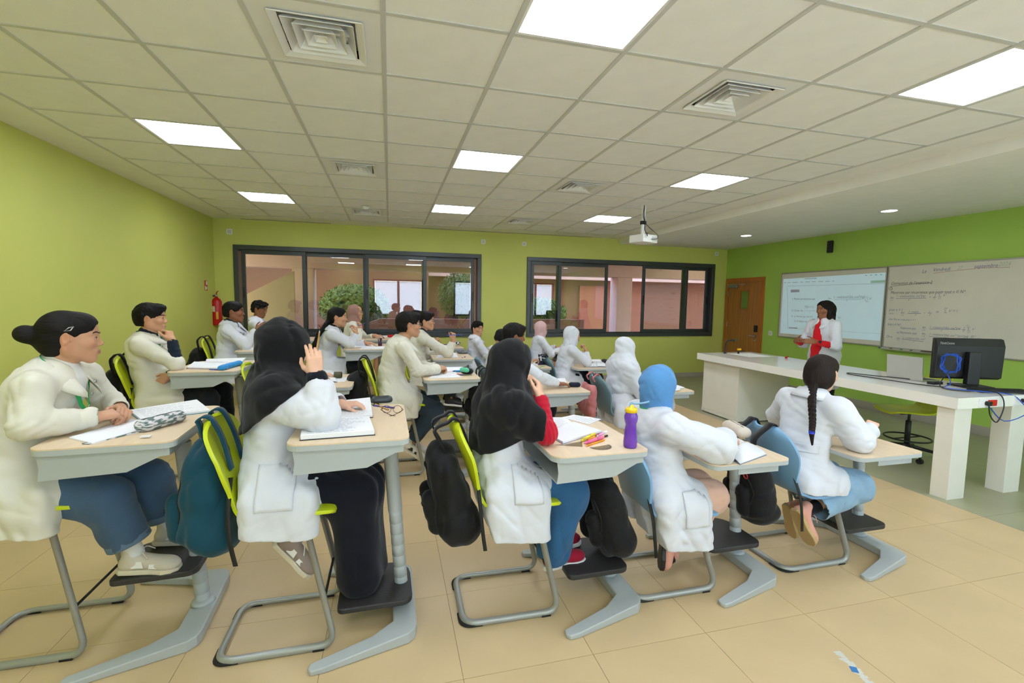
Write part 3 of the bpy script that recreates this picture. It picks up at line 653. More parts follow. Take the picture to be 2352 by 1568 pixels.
# pen tray and markers
tr = empty('pen_tray', (XR-.05, 1.9, .955), 0, 'narrow metal pen tray under the handwritten whiteboard', 'tray')
MB().box(-.035, .04, -.52, .5, 0, .006).box(-.035, -.03, -.52, .5, .006, .02).build('channel', M_steel, tr)
for k, (y, c, cn) in enumerate(((2.36, C8(40, 60, 160), 'blue capped marker at the tray end nearest the projection'), (2.2, C8(60, 62, 66), 'grey marker with dark cap'), (2.06, C8(40, 120, 60), 'green capped marker in the middle of the pen tray'), (1.93, C8(30, 30, 34), 'black capped marker on the pen tray'))):
    r_ = empty('marker', (XR-.055, y, .97), 0, cn+'' if k != 1 else 'grey marker beside the blue one on the pen tray', 'marker', 'whiteboard markers on the tray')
    MB().tube([(0, -.06, 0), (0, .035, 0)], .009, 10).build('barrel', M_pw, r_); MB().tube([(0, .035, 0), (0, .07, 0)], .0105, 10).build('cap', mat('mk%d' % k, c, .4), r_)
e_ = MB().box(XR-.075, XR-.03, 1.72, 1.85, .961, .99).build('board_eraser', mat('eraser_brown', C8(90, 76, 60), .8), bevel=.004); tag(e_, 'dark board eraser at the right of the pen tray', 'eraser')
# door
dr = struct(empty('door_1', (XR, 0, 0)), 'oak veneer classroom door with a small glazed pane')
dy0, dy1, dz = 4.76, 5.84, 2.13
f = MB(); f.box(-.03, .02, dy0, dy0+.085, 0, dz); f.box(-.03, .02, dy1-.085, dy1, 0, dz); f.box(-.03, .02, dy0+.085, dy1-.085, dz-.085, dz); f.build('door_frame', M_oakf, dr, bevel=.003)
a, b, c, d = 5.165, 5.39, 1.49, 1.86
l = MB(); l.box(-.018, .02, dy0+.088, a, .005, dz-.088); l.box(-.018, .02, b, dy1-.088, .005, dz-.088); l.box(-.018, .02, a, b, .005, c); l.box(-.018, .02, a, b, d, dz-.088)
lf = l.build('door_leaf', M_oak, dr)
v = MB(); v.box(-.024, -.01, a-.03, a, c-.03, d+.03); v.box(-.024, -.01, b, b+.03, c-.03, d+.03); v.box(-.024, -.01, a, b, c-.03, c); v.box(-.024, -.01, a, b, d, d+.03); v.build('vision_panel_bead', M_oakf, lf, bevel=.002)
MB().box(0, .004, a, b, c, d).build('pane', M_clear, lf)
MB().box(.015, .02, a-.02, b+.02, c-.02, d+.02).build('view_behind', mat('dim_grey', C8(120, 122, 122), .9), lf)
h_ = MB(); h_.tube([(-.018, 4.915, .95), (-.03, 4.915, .95)], .026, 16); h_.tube(rpath([(-.03, 4.915, .95), (-.06, 4.915, .95), (-.06, 5.05, .955)], .02), .009, 10); h_.tube([(-.018, 4.93, .87), (-.024, 4.93, .87)], .022, 16); h_.build('door_handle', M_steel, lf)
MB().poly(rrect(4.875, 4.95, 1.03, 1.17, .015), -.045, -.018, 'x').build('card_lock', M_black, lf, bevel=.004)
k_ = MB(); k_.box(-.075, -.02, 5.48, 5.72, 1.93, 1.985); k_.build('door_closer', mat('closer_grey', C8(130, 134, 124), .4, metal=.4), lf, bevel=.008); MB().box(-.05, -.035, 5.25, 5.75, 1.99, 2.008).build('closer_arm', M_steel, lf)
for z in (.35, 1.1, 1.75): MB().tube([(-.026, 5.75, z), (-.026, 5.75, z+.11)], .007, 8).build('hinge', M_steel, lf)
def plate(p, axis, s, m, name, label, cat='switch', grp=None):
    o = empty(name, p, 0, label, cat, grp)
    if axis == 'x': MB().poly(rrect(-s/2, s/2, -s/2, s/2, .006), -.009, 0, 'x').build('plate', m, o, bevel=.002); MB().poly(rrect(-s*.3, s*.3, -s*.3, s*.3, .004), -.012, -.009, 'x').build('rocker', M_grid, o)
    else: MB().poly(rrect(-s/2, s/2, -s/2, s/2, .006), -.009, 0, 'y').build('plate', m, o, bevel=.002); MB().poly(rrect(-s*.3, s*.3, -s*.3, s*.3, .004), -.012, -.009, 'y').build('insert', M_grid, o)
plate((XR, 4.556, 1.036), 'x', .085, M_pw, 'light_switch', 'white light switch beside the wooden door')
plate((-.136, YW, 2.66), 'y', .09, M_pw, 'blank_plate', 'pale blank wall plate above the left end of the left window')
plate((4.134, YW, 2.69), 'y', .08, M_pw, 'sensor_plate', 'white sensor plate above the right end of the left window')
plate((4.936, YW, 2.683), 'y', .08, M_pw, 'blank_plate', 'pinkish white plate between the two windows near the ceiling')
plate((9.265, YW, 2.661), 'y', .08, M_pw, 'blank_plate', 'pale plate high up near the green wall corner')
sp = empty('wall_speaker_bracket', (XR, 3.39, 2.46), 0, 'black speaker bracket high on the green wall', 'bracket')
MB().box(-.05, 0, -.045, .045, 0, .2).build('housing', M_black, sp, bevel=.012); MB().box(-.06, -.05, -.03, .03, .02, .18).build('clamp', M_rub, sp, bevel=.004)
for z in (.05, .1, .15): MB().tube([(-.061, .01, z), (-.064, .01, z)], .004, 8).build('screw', M_steel, sp)
# projector hanging from the ceiling
pj = empty('projector', (5.62, 2.66, 2.41), .35, 'white projector hanging from the ceiling in front of the soffit', 'projector')
MB().box(-.14, .14, -.13, .11, -.05, .05).build('body', M_pw, pj, bevel=.012)
MB().box(.03, .12, -.134, -.128, -.03, .03).build('vent_grille', M_grid, pj)
MB().tube([(.142, .04, 0), (.165, .04, 0)], .035, 20).build('lens', M_black, pj)
MB().box(-.025, .025, -.015, .015, .05, .44).build('mount_pole', M_pw, pj, bevel=.004)
MB().box(-.035, .035, -.025, .025, .19, .235).build('cable_strap', M_black, pj, bevel=.004)
cc = MB(); cc.tube(catmull([(-.02, -.03, .43), (-.04, -.03, .3), (0, -.03, .21), (.0, -.03, .12), (-.04, -.1, .06), (-.1, -.16, .02), (-.12, -.16, .05), (-.07, -.14, .06)], 6), .0045, 6)
cc.tube(catmull([(-.02, -.03, .43), (-.02, -.03, .33), (.01, -.03, .21), (.06, -.08, .13), (.11, -.14, .06), (.08, -.17, 0), (0, -.14, -.01)], 6), .0045, 6); cc.build('cables', M_black, pj)
# fire extinguisher and sign
fe = empty('fire_extinguisher', (-.335, 5.78, 1.12), 0, 'red fire extinguisher hanging in the corner by the left window', 'fire extinguisher')
MB().lathe([(.0, 0), (.07, 0), (.078, .015), (.078, .38), (.06, .42), (.025, .45), (.02, .47)], 28).build('cylinder', M_red, fe)
MB().add([(.0788*math.cos(a), .0788*math.sin(a), z_) for z_ in (.22, .31) for a in np.linspace(-2.2, -1.6, 6)], [(i, i+1, i+7, i+6) for i in range(5)]).build('label', mat('label_white', C8(220, 210, 200), .5), fe)
MB().add([(.0788*math.cos(a), .0788*math.sin(a), z_) for z_ in (.10, .22) for a in np.linspace(-1.45, -1.0, 6)], [(i, i+1, i+7, i+6) for i in range(5)]).build('label_strip', mat('label_yellow', C8(220, 170, 40), .5), fe)
MB().tube([(0, 0, .46), (0, 0, .5)], .018, 12).box(-.015, .015, -.06, .02, .49, .5).build('valve', M_steel, fe)
MB().tube([(0, 0, .5), (.02, -.03, .545), (.05, -.07, .555)], .009, 8).build('squeeze_lever', M_red, fe)
MB().tube(catmull([(-.02, 0, .48), (-.08, -.03, .46), (-.1, -.05, .35), (-.095, -.06, .2), (-.085, -.05, .08)], 6), .01, 8).tube([(-.087, -.052, .12), (-.085, -.05, .02)], .015, 10).build('hose', M_rub, fe)
sg = empty('fire_sign', (XL, 5.48, 1.76), 0, 'small red and white fire sign above the extinguisher', 'sign')
MB().box(0, .004, -.06, .06, -.08, .08).build('plate', M_red, sg); MB().box(.004, .005, .0, .05, .01, .07).box(.004, .005, -.05, -.01, -.07, -.01).box(.004, .005, .0, .04, -.06, -.02).build('pictogram', M_pw, sg)
# peeled tape on the floor
tp_ = MB(); rs = random.Random(3); pts = [(4.40, -1.33), (4.36, -1.40), (4.37, -1.46), (4.34, -1.52), (4.36, -1.60)]
for i in range(24):
    t = i/23; x = 4.40-.06*t+rs.uniform(-.006, .006); y = -1.33-.3*t; h = rs.uniform(.012, .024); tp_.add([(x-h, y, .0004), (x+h, y-.004, .0004), (x+h*.9, y-.016, .0004), (x-h*.8, y-.014, .0004)], [(0, 1, 2, 3)])
tt = empty('tape_remnant', (0, 0, 0), 0, 'torn strip of white and blue tape stuck to the beige floor', 'tape'); tp_.build('white_film', mat('tape_white', C8(208, 208, 200), .5), tt)
MB().add([(4.37, -1.415, .0008), (4.395, -1.43, .0008), (4.375, -1.46, .0008), (4.352, -1.445, .0008)], [(0, 1, 2, 3)]).add([(4.35, -1.55, .0008), (4.37, -1.56, .0008), (4.36, -1.59, .0008)], [(0, 1, 2)]).build('blue_mark', mat('tape_blue', C8(60, 120, 180), .5), tt)
# ---------------------------------------------------------------- implicit-surface sculpting for people and soft things
class Field:
    """signed distance grid; primitives are blended in with a smooth minimum"""
    def __init__(s, lo, hi, h):
        s.h = h; s.lo = np.array(lo, float)-2*h; n = np.ceil((np.array(hi)-s.lo)/h).astype(int)+3
        s.n = n; s.g = np.full(tuple(n), .5, np.float32)
    def blk(s, lo, hi, pad):
        a = np.maximum(0, np.floor((np.array(lo)-pad-s.lo)/s.h).astype(int)); b = np.minimum(s.n, np.ceil((np.array(hi)+pad-s.lo)/s.h).astype(int)+1)
        if (b <= a).any(): return None
        ax = [(s.lo[i]+s.h*np.arange(a[i], b[i])).astype(np.float32) for i in range(3)]
        X, Y, Z = np.meshgrid(*ax, indexing='ij', sparse=True)
        return (slice(a[0], b[0]), slice(a[1], b[1]), slice(a[2], b[2])), X, Y, Z
    def put(s, sl, d, k, op):
        g = s.g[sl]
        if op == 'u':
            if k > 0:
                hh = np.maximum(k-np.abs(g-d), 0)/k; s.g[sl] = np.minimum(g, d)-hh*hh*k*.25
            else: s.g[sl] = np.minimum(g, d)
        else:
            d = -d
            if k > 0:
                hh = np.maximum(k-np.abs(g-d), 0)/k; s.g[sl] = np.maximum(g, d)+hh*hh*k*.25
            else: s.g[sl] = np.maximum(g, d)
    def cap(s, a, b, ra, rb=None, k=.02, op='u', sc=None):
        rb = ra if rb is None else rb; a = np.array(a, float); b = np.array(b, float); R = max(ra, rb)
        q = s.blk(np.minimum(a, b)-R, np.maximum(a, b)+R, k+3*s.h)
        if q is None: return s
        sl, X, Y, Z = q; d = b-a; L = max(1e-9, d@d)
        t = ((X-a[0])*d[0]+(Y-a[1])*d[1]+(Z-a[2])*d[2])/L; t = np.clip(t, 0, 1)
        D = np.sqrt((X-a[0]-t*d[0])**2+(Y-a[1]-t*d[1])**2+(Z-a[2]-t*d[2])**2)-(ra+(rb-ra)*t)
        s.put(sl, D, k, op); return s
    def chain(s, pts, rads, k=.02, op='u'):
        for i in range(len(pts)-1): s.cap(pts[i], pts[i+1], rads[i], rads[i+1], k, op)
        return s
    def ell(s, c, r, M=None, k=.02, op='u'):
        """ellipsoid, M = 3x3 whose rows are the local axes"""
        c = np.array(c, float); r = np.array(r, float); R = r.max()
        q = s.blk(c-R, c+R, k+3*s.h)
        if q is None: return s
        sl, X, Y, Z = q; X = X-c[0]; Y = Y-c[1]; Z = Z-c[2]
        if M is not None: X, Y, Z = [M[i][0]*X+M[i][1]*Y+M[i][2]*Z for i in range(3)]
        k0 = np.sqrt((X/r[0])**2+(Y/r[1])**2+(Z/r[2])**2); k1 = np.sqrt((X/r[0]**2)**2+(Y/r[1]**2)**2+(Z/r[2]**2)**2)
        s.put(sl, k0*(k0-1)/np.maximum(k1, 1e-6), k, op); return s
    def half(s, p, n, k=0):
        """keep only the side of the plane opposite to n"""
        n = np.array(n, float); n /= np.linalg.norm(n); q = s.blk(s.lo, s.lo+s.h*s.n, 0); sl, X, Y, Z = q
        D = (X-p[0])*n[0]+(Y-p[1])*n[1]+(Z-p[2])*n[2]; s.put(sl, -D, k, 'i'); return s
    def noise(s, amp, f, seed=0, sc=(1, 1, 1)):
        r = np.random.RandomState(seed); q = s.blk(s.lo, s.lo+s.h*s.n, 0); sl, X, Y, Z = q
        W = 0
        for i in range(4):
            v = r.normal(size=3); v = v/np.linalg.norm(v)*f*(.6+r.rand()*1.1)*np.array(sc); p = r.rand()*6.3
            u = r.normal(size=3)*f*.5
            W = W+np.sin(v[0]*X+v[1]*Y+v[2]*Z+p+1.3*np.sin(u[0]*X+u[1]*Y+u[2]*Z))
        s.g[sl] += (amp*W/2.2).astype(np.float32); return s
    def folds(s, amp, f, seed=0, sc=(1, 1, 1)):
        r = np.random.RandomState(seed); q = s.blk(s.lo, s.lo+s.h*s.n, 0); sl, X, Y, Z = q; W = 0
        for i in range(3):
            v = r.normal(size=3); v = v/np.linalg.norm(v)*f*(.7+r.rand()*.6)*np.array(sc); u = r.normal(size=3)*f*.35; p = r.rand()*6
            m_ = .5+.5*np.sin(u[1]*X+u[2]*Y+u[0]*Z+p*2)
            W = W+m_*(1-2*np.abs(np.sin(.5*(v[0]*X+v[1]*Y+v[2]*Z)+1.1*np.sin(u[0]*X+u[1]*Y+u[2]*Z+p))))
        s.g[sl] += (amp*W).astype(np.float32); return s
    def rings(s, c, axis, amp, wl, rad, seed=0):
        """short creases around a joint"""
        c = np.array(c, float); q = s.blk(c-rad*1.8, c+rad*1.8, 0)
        if q is None: return s
        sl, X, Y, Z = q; X = X-c[0]; Y = Y-c[1]; Z = Z-c[2]; a = np.array(axis, float); a /= np.linalg.norm(a); r = np.random.RandomState(seed); u = r.normal(size=3)*18
        t = X*a[0]+Y*a[1]+Z*a[2]; d2 = X*X+Y*Y+Z*Z
        s.g[sl] += (amp*np.exp(-d2/(rad*rad))*(1-2*np.abs(np.sin(PI*t/wl+1.4*np.sin(u[0]*X+u[1]*Y+u[2]*Z)+seed)))).astype(np.float32); return s
    def mesh(s):
        g = s.g; ins = g < 0; n = g.shape; h = s.h
        V = np.zeros((n[0]-1, n[1]-1, n[2]-1, 3), np.float32); cnt = np.zeros((n[0]-1, n[1]-1, n[2]-1), np.float32)
        cs = [slice(0, -1), slice(1, None)]
        for ax in range(3):
            A = [slice(None)]*3; B = [slice(None)]*3; A[ax] = slice(0, -1); B[ax] = slice(1, None)
            a = g[tuple(A)]; b = g[tuple(B)]; cr = (ins[tuple(A)] != ins[tuple(B)])
            t = np.where(cr, a/np.where(cr, a-b, 1), 0)
            o1, o2 = [i for i in range(3) if i != ax]
            for i in (0, 1):
                for j in (0, 1):
                    sl = [None]*3; sl[ax] = slice(None); sl[o1] = slice(i, n[o1]-1+i); sl[o2] = slice(j, n[o2]-1+j)
                    c = cr[tuple(sl)]; cnt += c; V[..., ax] += t[tuple(sl)]*c
                    if i: V[..., o1] += c
                    if j: V[..., o2] += c
        act = cnt > 0; idx = np.full(act.shape, -1, np.int64); idx[act] = np.arange(act.sum())
        I = np.argwhere(act); verts = s.lo+h*(I+V[act]/cnt[act][:, None])
        F = []
        for ax in range(3):
            o1, o2 = [(1, 2), (2, 0), (0, 1)][ax]
            A = [slice(None)]*3; B = [slice(None)]*3; A[ax] = slice(0, -1); B[ax] = slice(1, None)
            cr = ins[tuple(A)] != ins[tuple(B)]; E = np.argwhere(cr); E = E[(E[:, o1] > 0) & (E[:, o2] > 0) & (E[:, o1] < n[o1]-1) & (E[:, o2] < n[o2]-1)]
            if not len(E): continue
            sg = ins[tuple(A)][tuple(E.T)]
            def ix(d1, d2): q = E.copy(); q[:, o1] -= d1; q[:, o2] -= d2; return idx[tuple(q.T)]
            Q = np.stack([ix(1, 1), ix(0, 1), ix(0, 0), ix(1, 0)], 1); Q[~sg] = Q[~sg][:, ::-1]; F.append(Q)
        return verts, (np.concatenate(F) if F else np.zeros((0, 4), int))
def relax(V, F, it=1, lam=.5):
    n = len(V); E = np.concatenate([F[:, [0, 1]], F[:, [1, 2]], F[:, [2, 3]], F[:, [3, 0]]]); E = np.concatenate([E, E[:, ::-1]])
    deg = np.bincount(E[:, 0], minlength=n)[:, None].clip(1)
    for _ in range(it):
        S_ = np.stack([np.bincount(E[:, 0], V[E[:, 1], i], n) for i in range(3)], 1)/deg; V = V+(S_-V)*lam
    return V
def np_obj(name, V, F, m, parent=None, attrs=None):
    me = bpy.data.meshes.new(name); me.vertices.add(len(V)); me.vertices.foreach_set('co', np.asarray(V, np.float32).ravel())
    me.loops.add(F.size); me.loops.foreach_set('vertex_index', F.ravel().astype(np.int32)); me.polygons.add(len(F))
    me.polygons.foreach_set('loop_start', np.arange(0, F.size, 4, dtype=np.int32)); me.polygons.foreach_set('loop_total', np.full(len(F), 4, np.int32))
    me.polygons.foreach_set('use_smooth', np.ones(len(F), bool)); me.update(calc_edges=True)
    for k_, a in (attrs or {}).items():
        at_ = me.attributes.new(k_, 'FLOAT', 'POINT'); at_.data.foreach_set('value', a.astype(np.float32))
    if m: me.materials.append(m)
    o = bpy.data.objects.new(name, me); COL.objects.link(o)
    if parent: o.parent = parent
    return o
def drop(V, F, maskv):
    """remove quads with any vertex masked"""
    keep = ~maskv[F].any(1); F = F[keep]; used = np.unique(F); mp = np.full(len(V), -1); mp[used] = np.arange(len(used)); return V[used], mp[F]
def sculpt(name, f, m, parent, smooth=1, cut=None, solid=0, attrs=None):
    V, F = f.mesh()
    if not len(F): return None
    V = relax(V, F, smooth, .5)
    if cut is not None: V, F = drop(V, F, cut(V))
    a = attrs(V) if attrs else None
    o = np_obj(name, V, F, m, parent, a)
    if solid: q = o.modifiers.new('s', 'SOLIDIFY'); q.thickness = solid; q.offset = -1
    return o

def skin_mat(name, c, lip):
    m = mat(name, c, .52, spec=.35, var=.05, vscale=14, bump=.12, bscale=220)
    if m.get('done'): return m
    m['done'] = 1; n = m.node_tree.nodes; l = m.node_tree.links; b = n['Principled BSDF']; src = b.inputs['Base Color'].links[0].from_socket
    prev = src
    for at_, col in (('lips', lip), ('brow', (.012, .009, .008)), ('blush', (c[0]*1.02, c[1]*.72, c[2]*.66)), ('stub', (c[0]*.5, c[1]*.45, c[2]*.45))):
        a = n.new('ShaderNodeAttribute'); a.attribute_name = at_; x = n.new('ShaderNodeMix'); x.data_type = 'RGBA'
        l.new(a.outputs['Fac'], x.inputs[0]); l.new(prev, x.inputs[6]); x.inputs[7].default_value = (*col, 1); prev = x.outputs[2]
    l.new(prev, b.inputs['Base Color']); b.inputs['Subsurface Weight'].default_value = 0
    return m
SK = {'light': (C8(226, 178, 150), C8(190, 110, 104)), 'med': (C8(204, 152, 118), C8(168, 94, 82)), 'tan': (C8(196, 146, 114), C8(156, 92, 82)), 'brown': (C8(142, 92, 62), C8(112, 62, 52)), 'dark': (C8(112, 70, 48), C8(90, 52, 44))}
def cloth(name, c, rough=.85, bump=.10, bscale=420, var=.03, sheen=.12, crease=.5):
    m = mat(name, c, rough, bump=bump, bscale=bscale, var=var, vscale=5, sheen=sheen, spec=.2)
    if m.get('cr'): return m
    m['cr'] = 1; n = m.node_tree.nodes; l = m.node_tree.links; b = n['Principled BSDF']; bp0 = b.inputs['Normal'].links[0].from_node
    tc = n.new('ShaderNodeTexCoord'); nz = n.new('ShaderNodeTexNoise'); nz.noise_type = 'RIDGED_MULTIFRACTAL'; nz.inputs['Scale'].default_value = 7; nz.inputs['Detail'].default_value = 2; nz.inputs['Distortion'].default_value = .8; nz.inputs['Roughness'].default_value = .4
    l.new(tc.outputs['Object'], nz.inputs['Vector']); bp = n.new('ShaderNodeBump'); bp.inputs['Strength'].default_value = crease; bp.inputs['Distance'].default_value = .012
    l.new(nz.outputs[0], bp.inputs['Height']); l.new(bp0.outputs[0], bp.inputs['Normal']); l.new(bp.outputs[0], b.inputs['Normal']); return m
M_coat = cloth('lab_coat_white', C8(218, 220, 227)); M_cream = cloth('lab_coat_cream', C8(220, 216, 200))
M_hb = cloth('hijab_black', C8(20, 20, 23), .9, .4); M_hair = mat('hair_black', C8(19, 15, 14), .62, bump=1, bscale=170, stretch=(.12, 1, .6), spec=.2, var=.5, vscale=60)
M_hairb = mat('hair_dark_brown', C8(34, 23, 20), .6, bump=1, bscale=170, stretch=(1, 1, .12), spec=.2, var=.5, vscale=60)
M_eye = mat('eye_white', C8(186, 178, 170), .25); M_iris = mat('iris_brown', C8(34, 20, 14), .15)
M_lany = mat('lanyard_green', C8(28, 160, 84), .6); M_metal = mat('spectacle_metal', C8(120, 118, 116), .3, metal=.8)

def Rmat(yaw, pitch=0, roll=0):
    """rows = head-local axes (forward, left, up) in world"""
    c, s_ = math.cos(yaw), math.sin(yaw); f = np.array([c*math.cos(pitch), s_*math.cos(pitch), math.sin(pitch)]); l = np.array([-s_, c, 0.]); u = np.cross(f, l)
    l2 = l*math.cos(roll)+u*math.sin(roll); u2 = -l*math.sin(roll)+u*math.cos(roll); return np.stack([f, l2, u2])
class Fr:
    """frame: local (forward,left,up) -> world"""
    def __init__(s, o, M, k=1.0): s.o = np.array(o, float); s.M = M; s.k = k
    def __call__(s, x, y, z): return s.o+(np.array([x, y, z])*s.k)@s.M
    def inv(s, V): return ((V-s.o)@s.M.T)/s.k
def head_field(f, H, fem=True, smile=0, fat=0):
    M = H.M; K = H.k; w = fat
    def E(c, r, k=.02, op='u', MM=None): f.ell(H(*c), np.array(r)*K, M if MM is None else MM@M, k, op)
    def C(a, b, ra, rb, k=.015, op='u'): f.cap(H(*a), H(*b), ra*K, rb*K, k, op)
    E((-.014, 0, .030), (.097, .076, .083), .01)
    E((.028, 0, -.02), (.064, .060+w, .085), .03)
    E((.048, 0, .045), (.040, .052, .045), .03)
    jw = .053 if fem else .058
    for s_ in (-1, 1):
        C((-.008, s_*(jw+w), -.052), (.058, s_*.016, -.098), .017, .015, .03)
        C((-.010, s_*(jw+.002), -.04), (-.010, s_*.064, .0), .014, .014, .03)
        E((.064, s_*.040, -.024), (.022, .020+w*.5, .020), .02)
        C((.0885, s_*.010, .021), (.072, s_*.046, .021), .0075, .0065, .012)
        MR = Rmat(s_*.45, -.25, 0); E((-.012, s_*.080, -.002), (.020, .0065, .032), .003, 'u', MR); E((-.007, s_*.0895, .003), (.011, .0065, .019), .003, 's', MR); E((.006, s_*.079, -.008), (.007, .005, .008), .003, 'u')
    C((.066, 0, -.098), (.066, 0, -.100), .018, .018, .02)
    E((.074, 0, -.066), (.022, .027, .020), .015)
    for s_ in (-1, 1): E((.0985, s_*.031, .001), (.021, .0165, .0125), .012, 's')
    C((.086, 0, .012), (.102, 0, -.025), .0060, .0078, .012); C((.101, 0, -.029), (.103, 0, -.030), .0092, .0092, .008)
    for s_ in (-1, 1): C((.098, s_*.011, -.034), (.094, s_*.012, -.034), .0075, .0075, .006)
    # eye balls with lids (the lids are part of the skin), then the lips
    for s_ in (-1, 1):
        E((.0775, s_*.0315, .001), (.0150, .0165, .0145), .004); E((.0935, s_*.0325, -.0008), (.010, .0130, .0040), .003, 's')
    q = .004*smile
    for s_ in (-1, 1):
        C((.0940, 0, -.0625), (.085, s_*(.021+q), -.0655+q), .0055, .0035, .005); C((.0930, 0, -.0720), (.084, s_*(.019+q), -.067+q), .0068, .0035, .005)
    C((.106, 0, -.0672), (.092, .017, -.0660+q*.7), .0012, .0010, .002, 's'); C((.106, 0, -.0672), (.092, -.017, -.0660+q*.7), .0012, .0010, .002, 's')
def face_attrs(H, male=False, stub=0):
    def fn(V):
        L = H.inv(V); x, y, z = L.T; ay = np.abs(y); out = {}
        zc = -.0672-.0*ay; front = x > .070
        out['lips'] = np.clip(1.25-(((ay)/.023)**2+((z-zc)/.0105)**2), 0, 1)*np.clip((x-.075)*120, 0, 1)*(.9 if not male else .55)
        bz = .0235+.006*np.sin(np.clip((ay-.012)/.035, 0, 1)*PI)-.003*(ay > .045)
        wd = .0048 if male else .0034
        out['brow'] = 0*np.clip(1.5-1.5*((z-bz)/wd)**2, 0, 1)*np.clip((ay-.010)*250, 0, 1)*np.clip((.052-ay)*200, 0, 1)*(x > .05)
        out['blush'] = .35*np.clip(1-((x-.066)/.03)**2-((ay-.045)/.025)**2-((z+.028)/.028)**2, 0, 1)+.3*np.clip(1-((x-.11)/.012)**2-((z+.03)/.016)**2-(y/.014)**2, 0, 1)+.35*np.clip(1-((ay-.08)/.012)**2, 0, 1)*(x < .02)
        out['stub'] = stub*(np.clip(1-((z+.05)/.008)**2, 0, 1)*(ay < .024)*(x > .085)) if stub else np.zeros(len(V))
        return out
    return fn
def hand(f, W, F_, N, side, curl=(.5, .5, .5, .5), th=.5, k=1.0, spread=0, L=1.0):
    """wrist W, finger direction F_, back-of-hand normal N; side=+1: thumb lies towards +(N x F)"""
    F_ = np.array(F_, float); F_ /= np.linalg.norm(F_); N = np.array(N, float); N -= F_*(N@F_); N /= np.linalg.norm(N); B = np.cross(N, F_)*side
    W = np.array(W, float); P = lambda a, b, c: W+k*(a*F_+b*B+c*N)
    f.cap(P(-.02, 0, 0), P(.01, 0, 0), .024*k, .024*k, .012)
    for b in (-.026, -.009, .009, .026): f.cap(P(.015, b*.7, 0), P(.082, b, -.002), .0125*k, .0115*k, .012)
    f.cap(P(.02, .02, -.008), P(.055, .026, -.01), .014*k, .012*k, .012)
    for i, b in enumerate((.027, .009, -.009, -.026)):
        ln = (.040, .045, .042, .032)[i], (.025, .029, .027, .020)[i], (.020, .022, .021, .018)[i]; a = 0; p = P(.084, b, 0); sp = (1.5-i)*spread
        for j in range(3):
            a += curl[i]*(1.0, 1.25, .8)[j]; d = math.cos(a)*F_-math.sin(a)*N+B*sp*.3; d /= np.linalg.norm(d); q = p+d*ln[j]*k*L
            f.cap(p, q, (.0090, .0082, .0074)[j]*k, (.0082, .0074, .0066)[j]*k, .0035); p = q
    p = P(.022, .026, -.008); d0 = .62*F_+.62*B-.45*N*th
    for j in range(3):
        d = (d0/np.linalg.norm(d0)); q = p+d*(.036, .030, .024)[j]*k; f.cap(p, q, (.0125, .0100, .0088)[j]*k, (.0100, .0088, .0076)[j]*k, .004 if j else .012); p = q
        d0 = d+F_*.35-B*.55*th-N*.3*th
    return p
def ik(S0, W, l1, l2, hint):
    S0 = np.array(S0, float); W = np.array(W, float); d = W-S0; L = np.linalg.norm(d); u = d/L; L2 = min(L, (l1+l2)*.999)
    a = (l1*l1-l2*l2+L2*L2)/(2*L2); h = math.sqrt(max(0, l1*l1-a*a)); hn = np.array(hint, float); hn -= u*(hn@u); hn /= np.linalg.norm(hn)+1e-9
    return S0+u*a+hn*h
PERS = {}
def CHX(hp): return min(CH.values(), key=lambda c: (c[0]-hp[0])**2+(c[1]-hp[1])**2)[0]
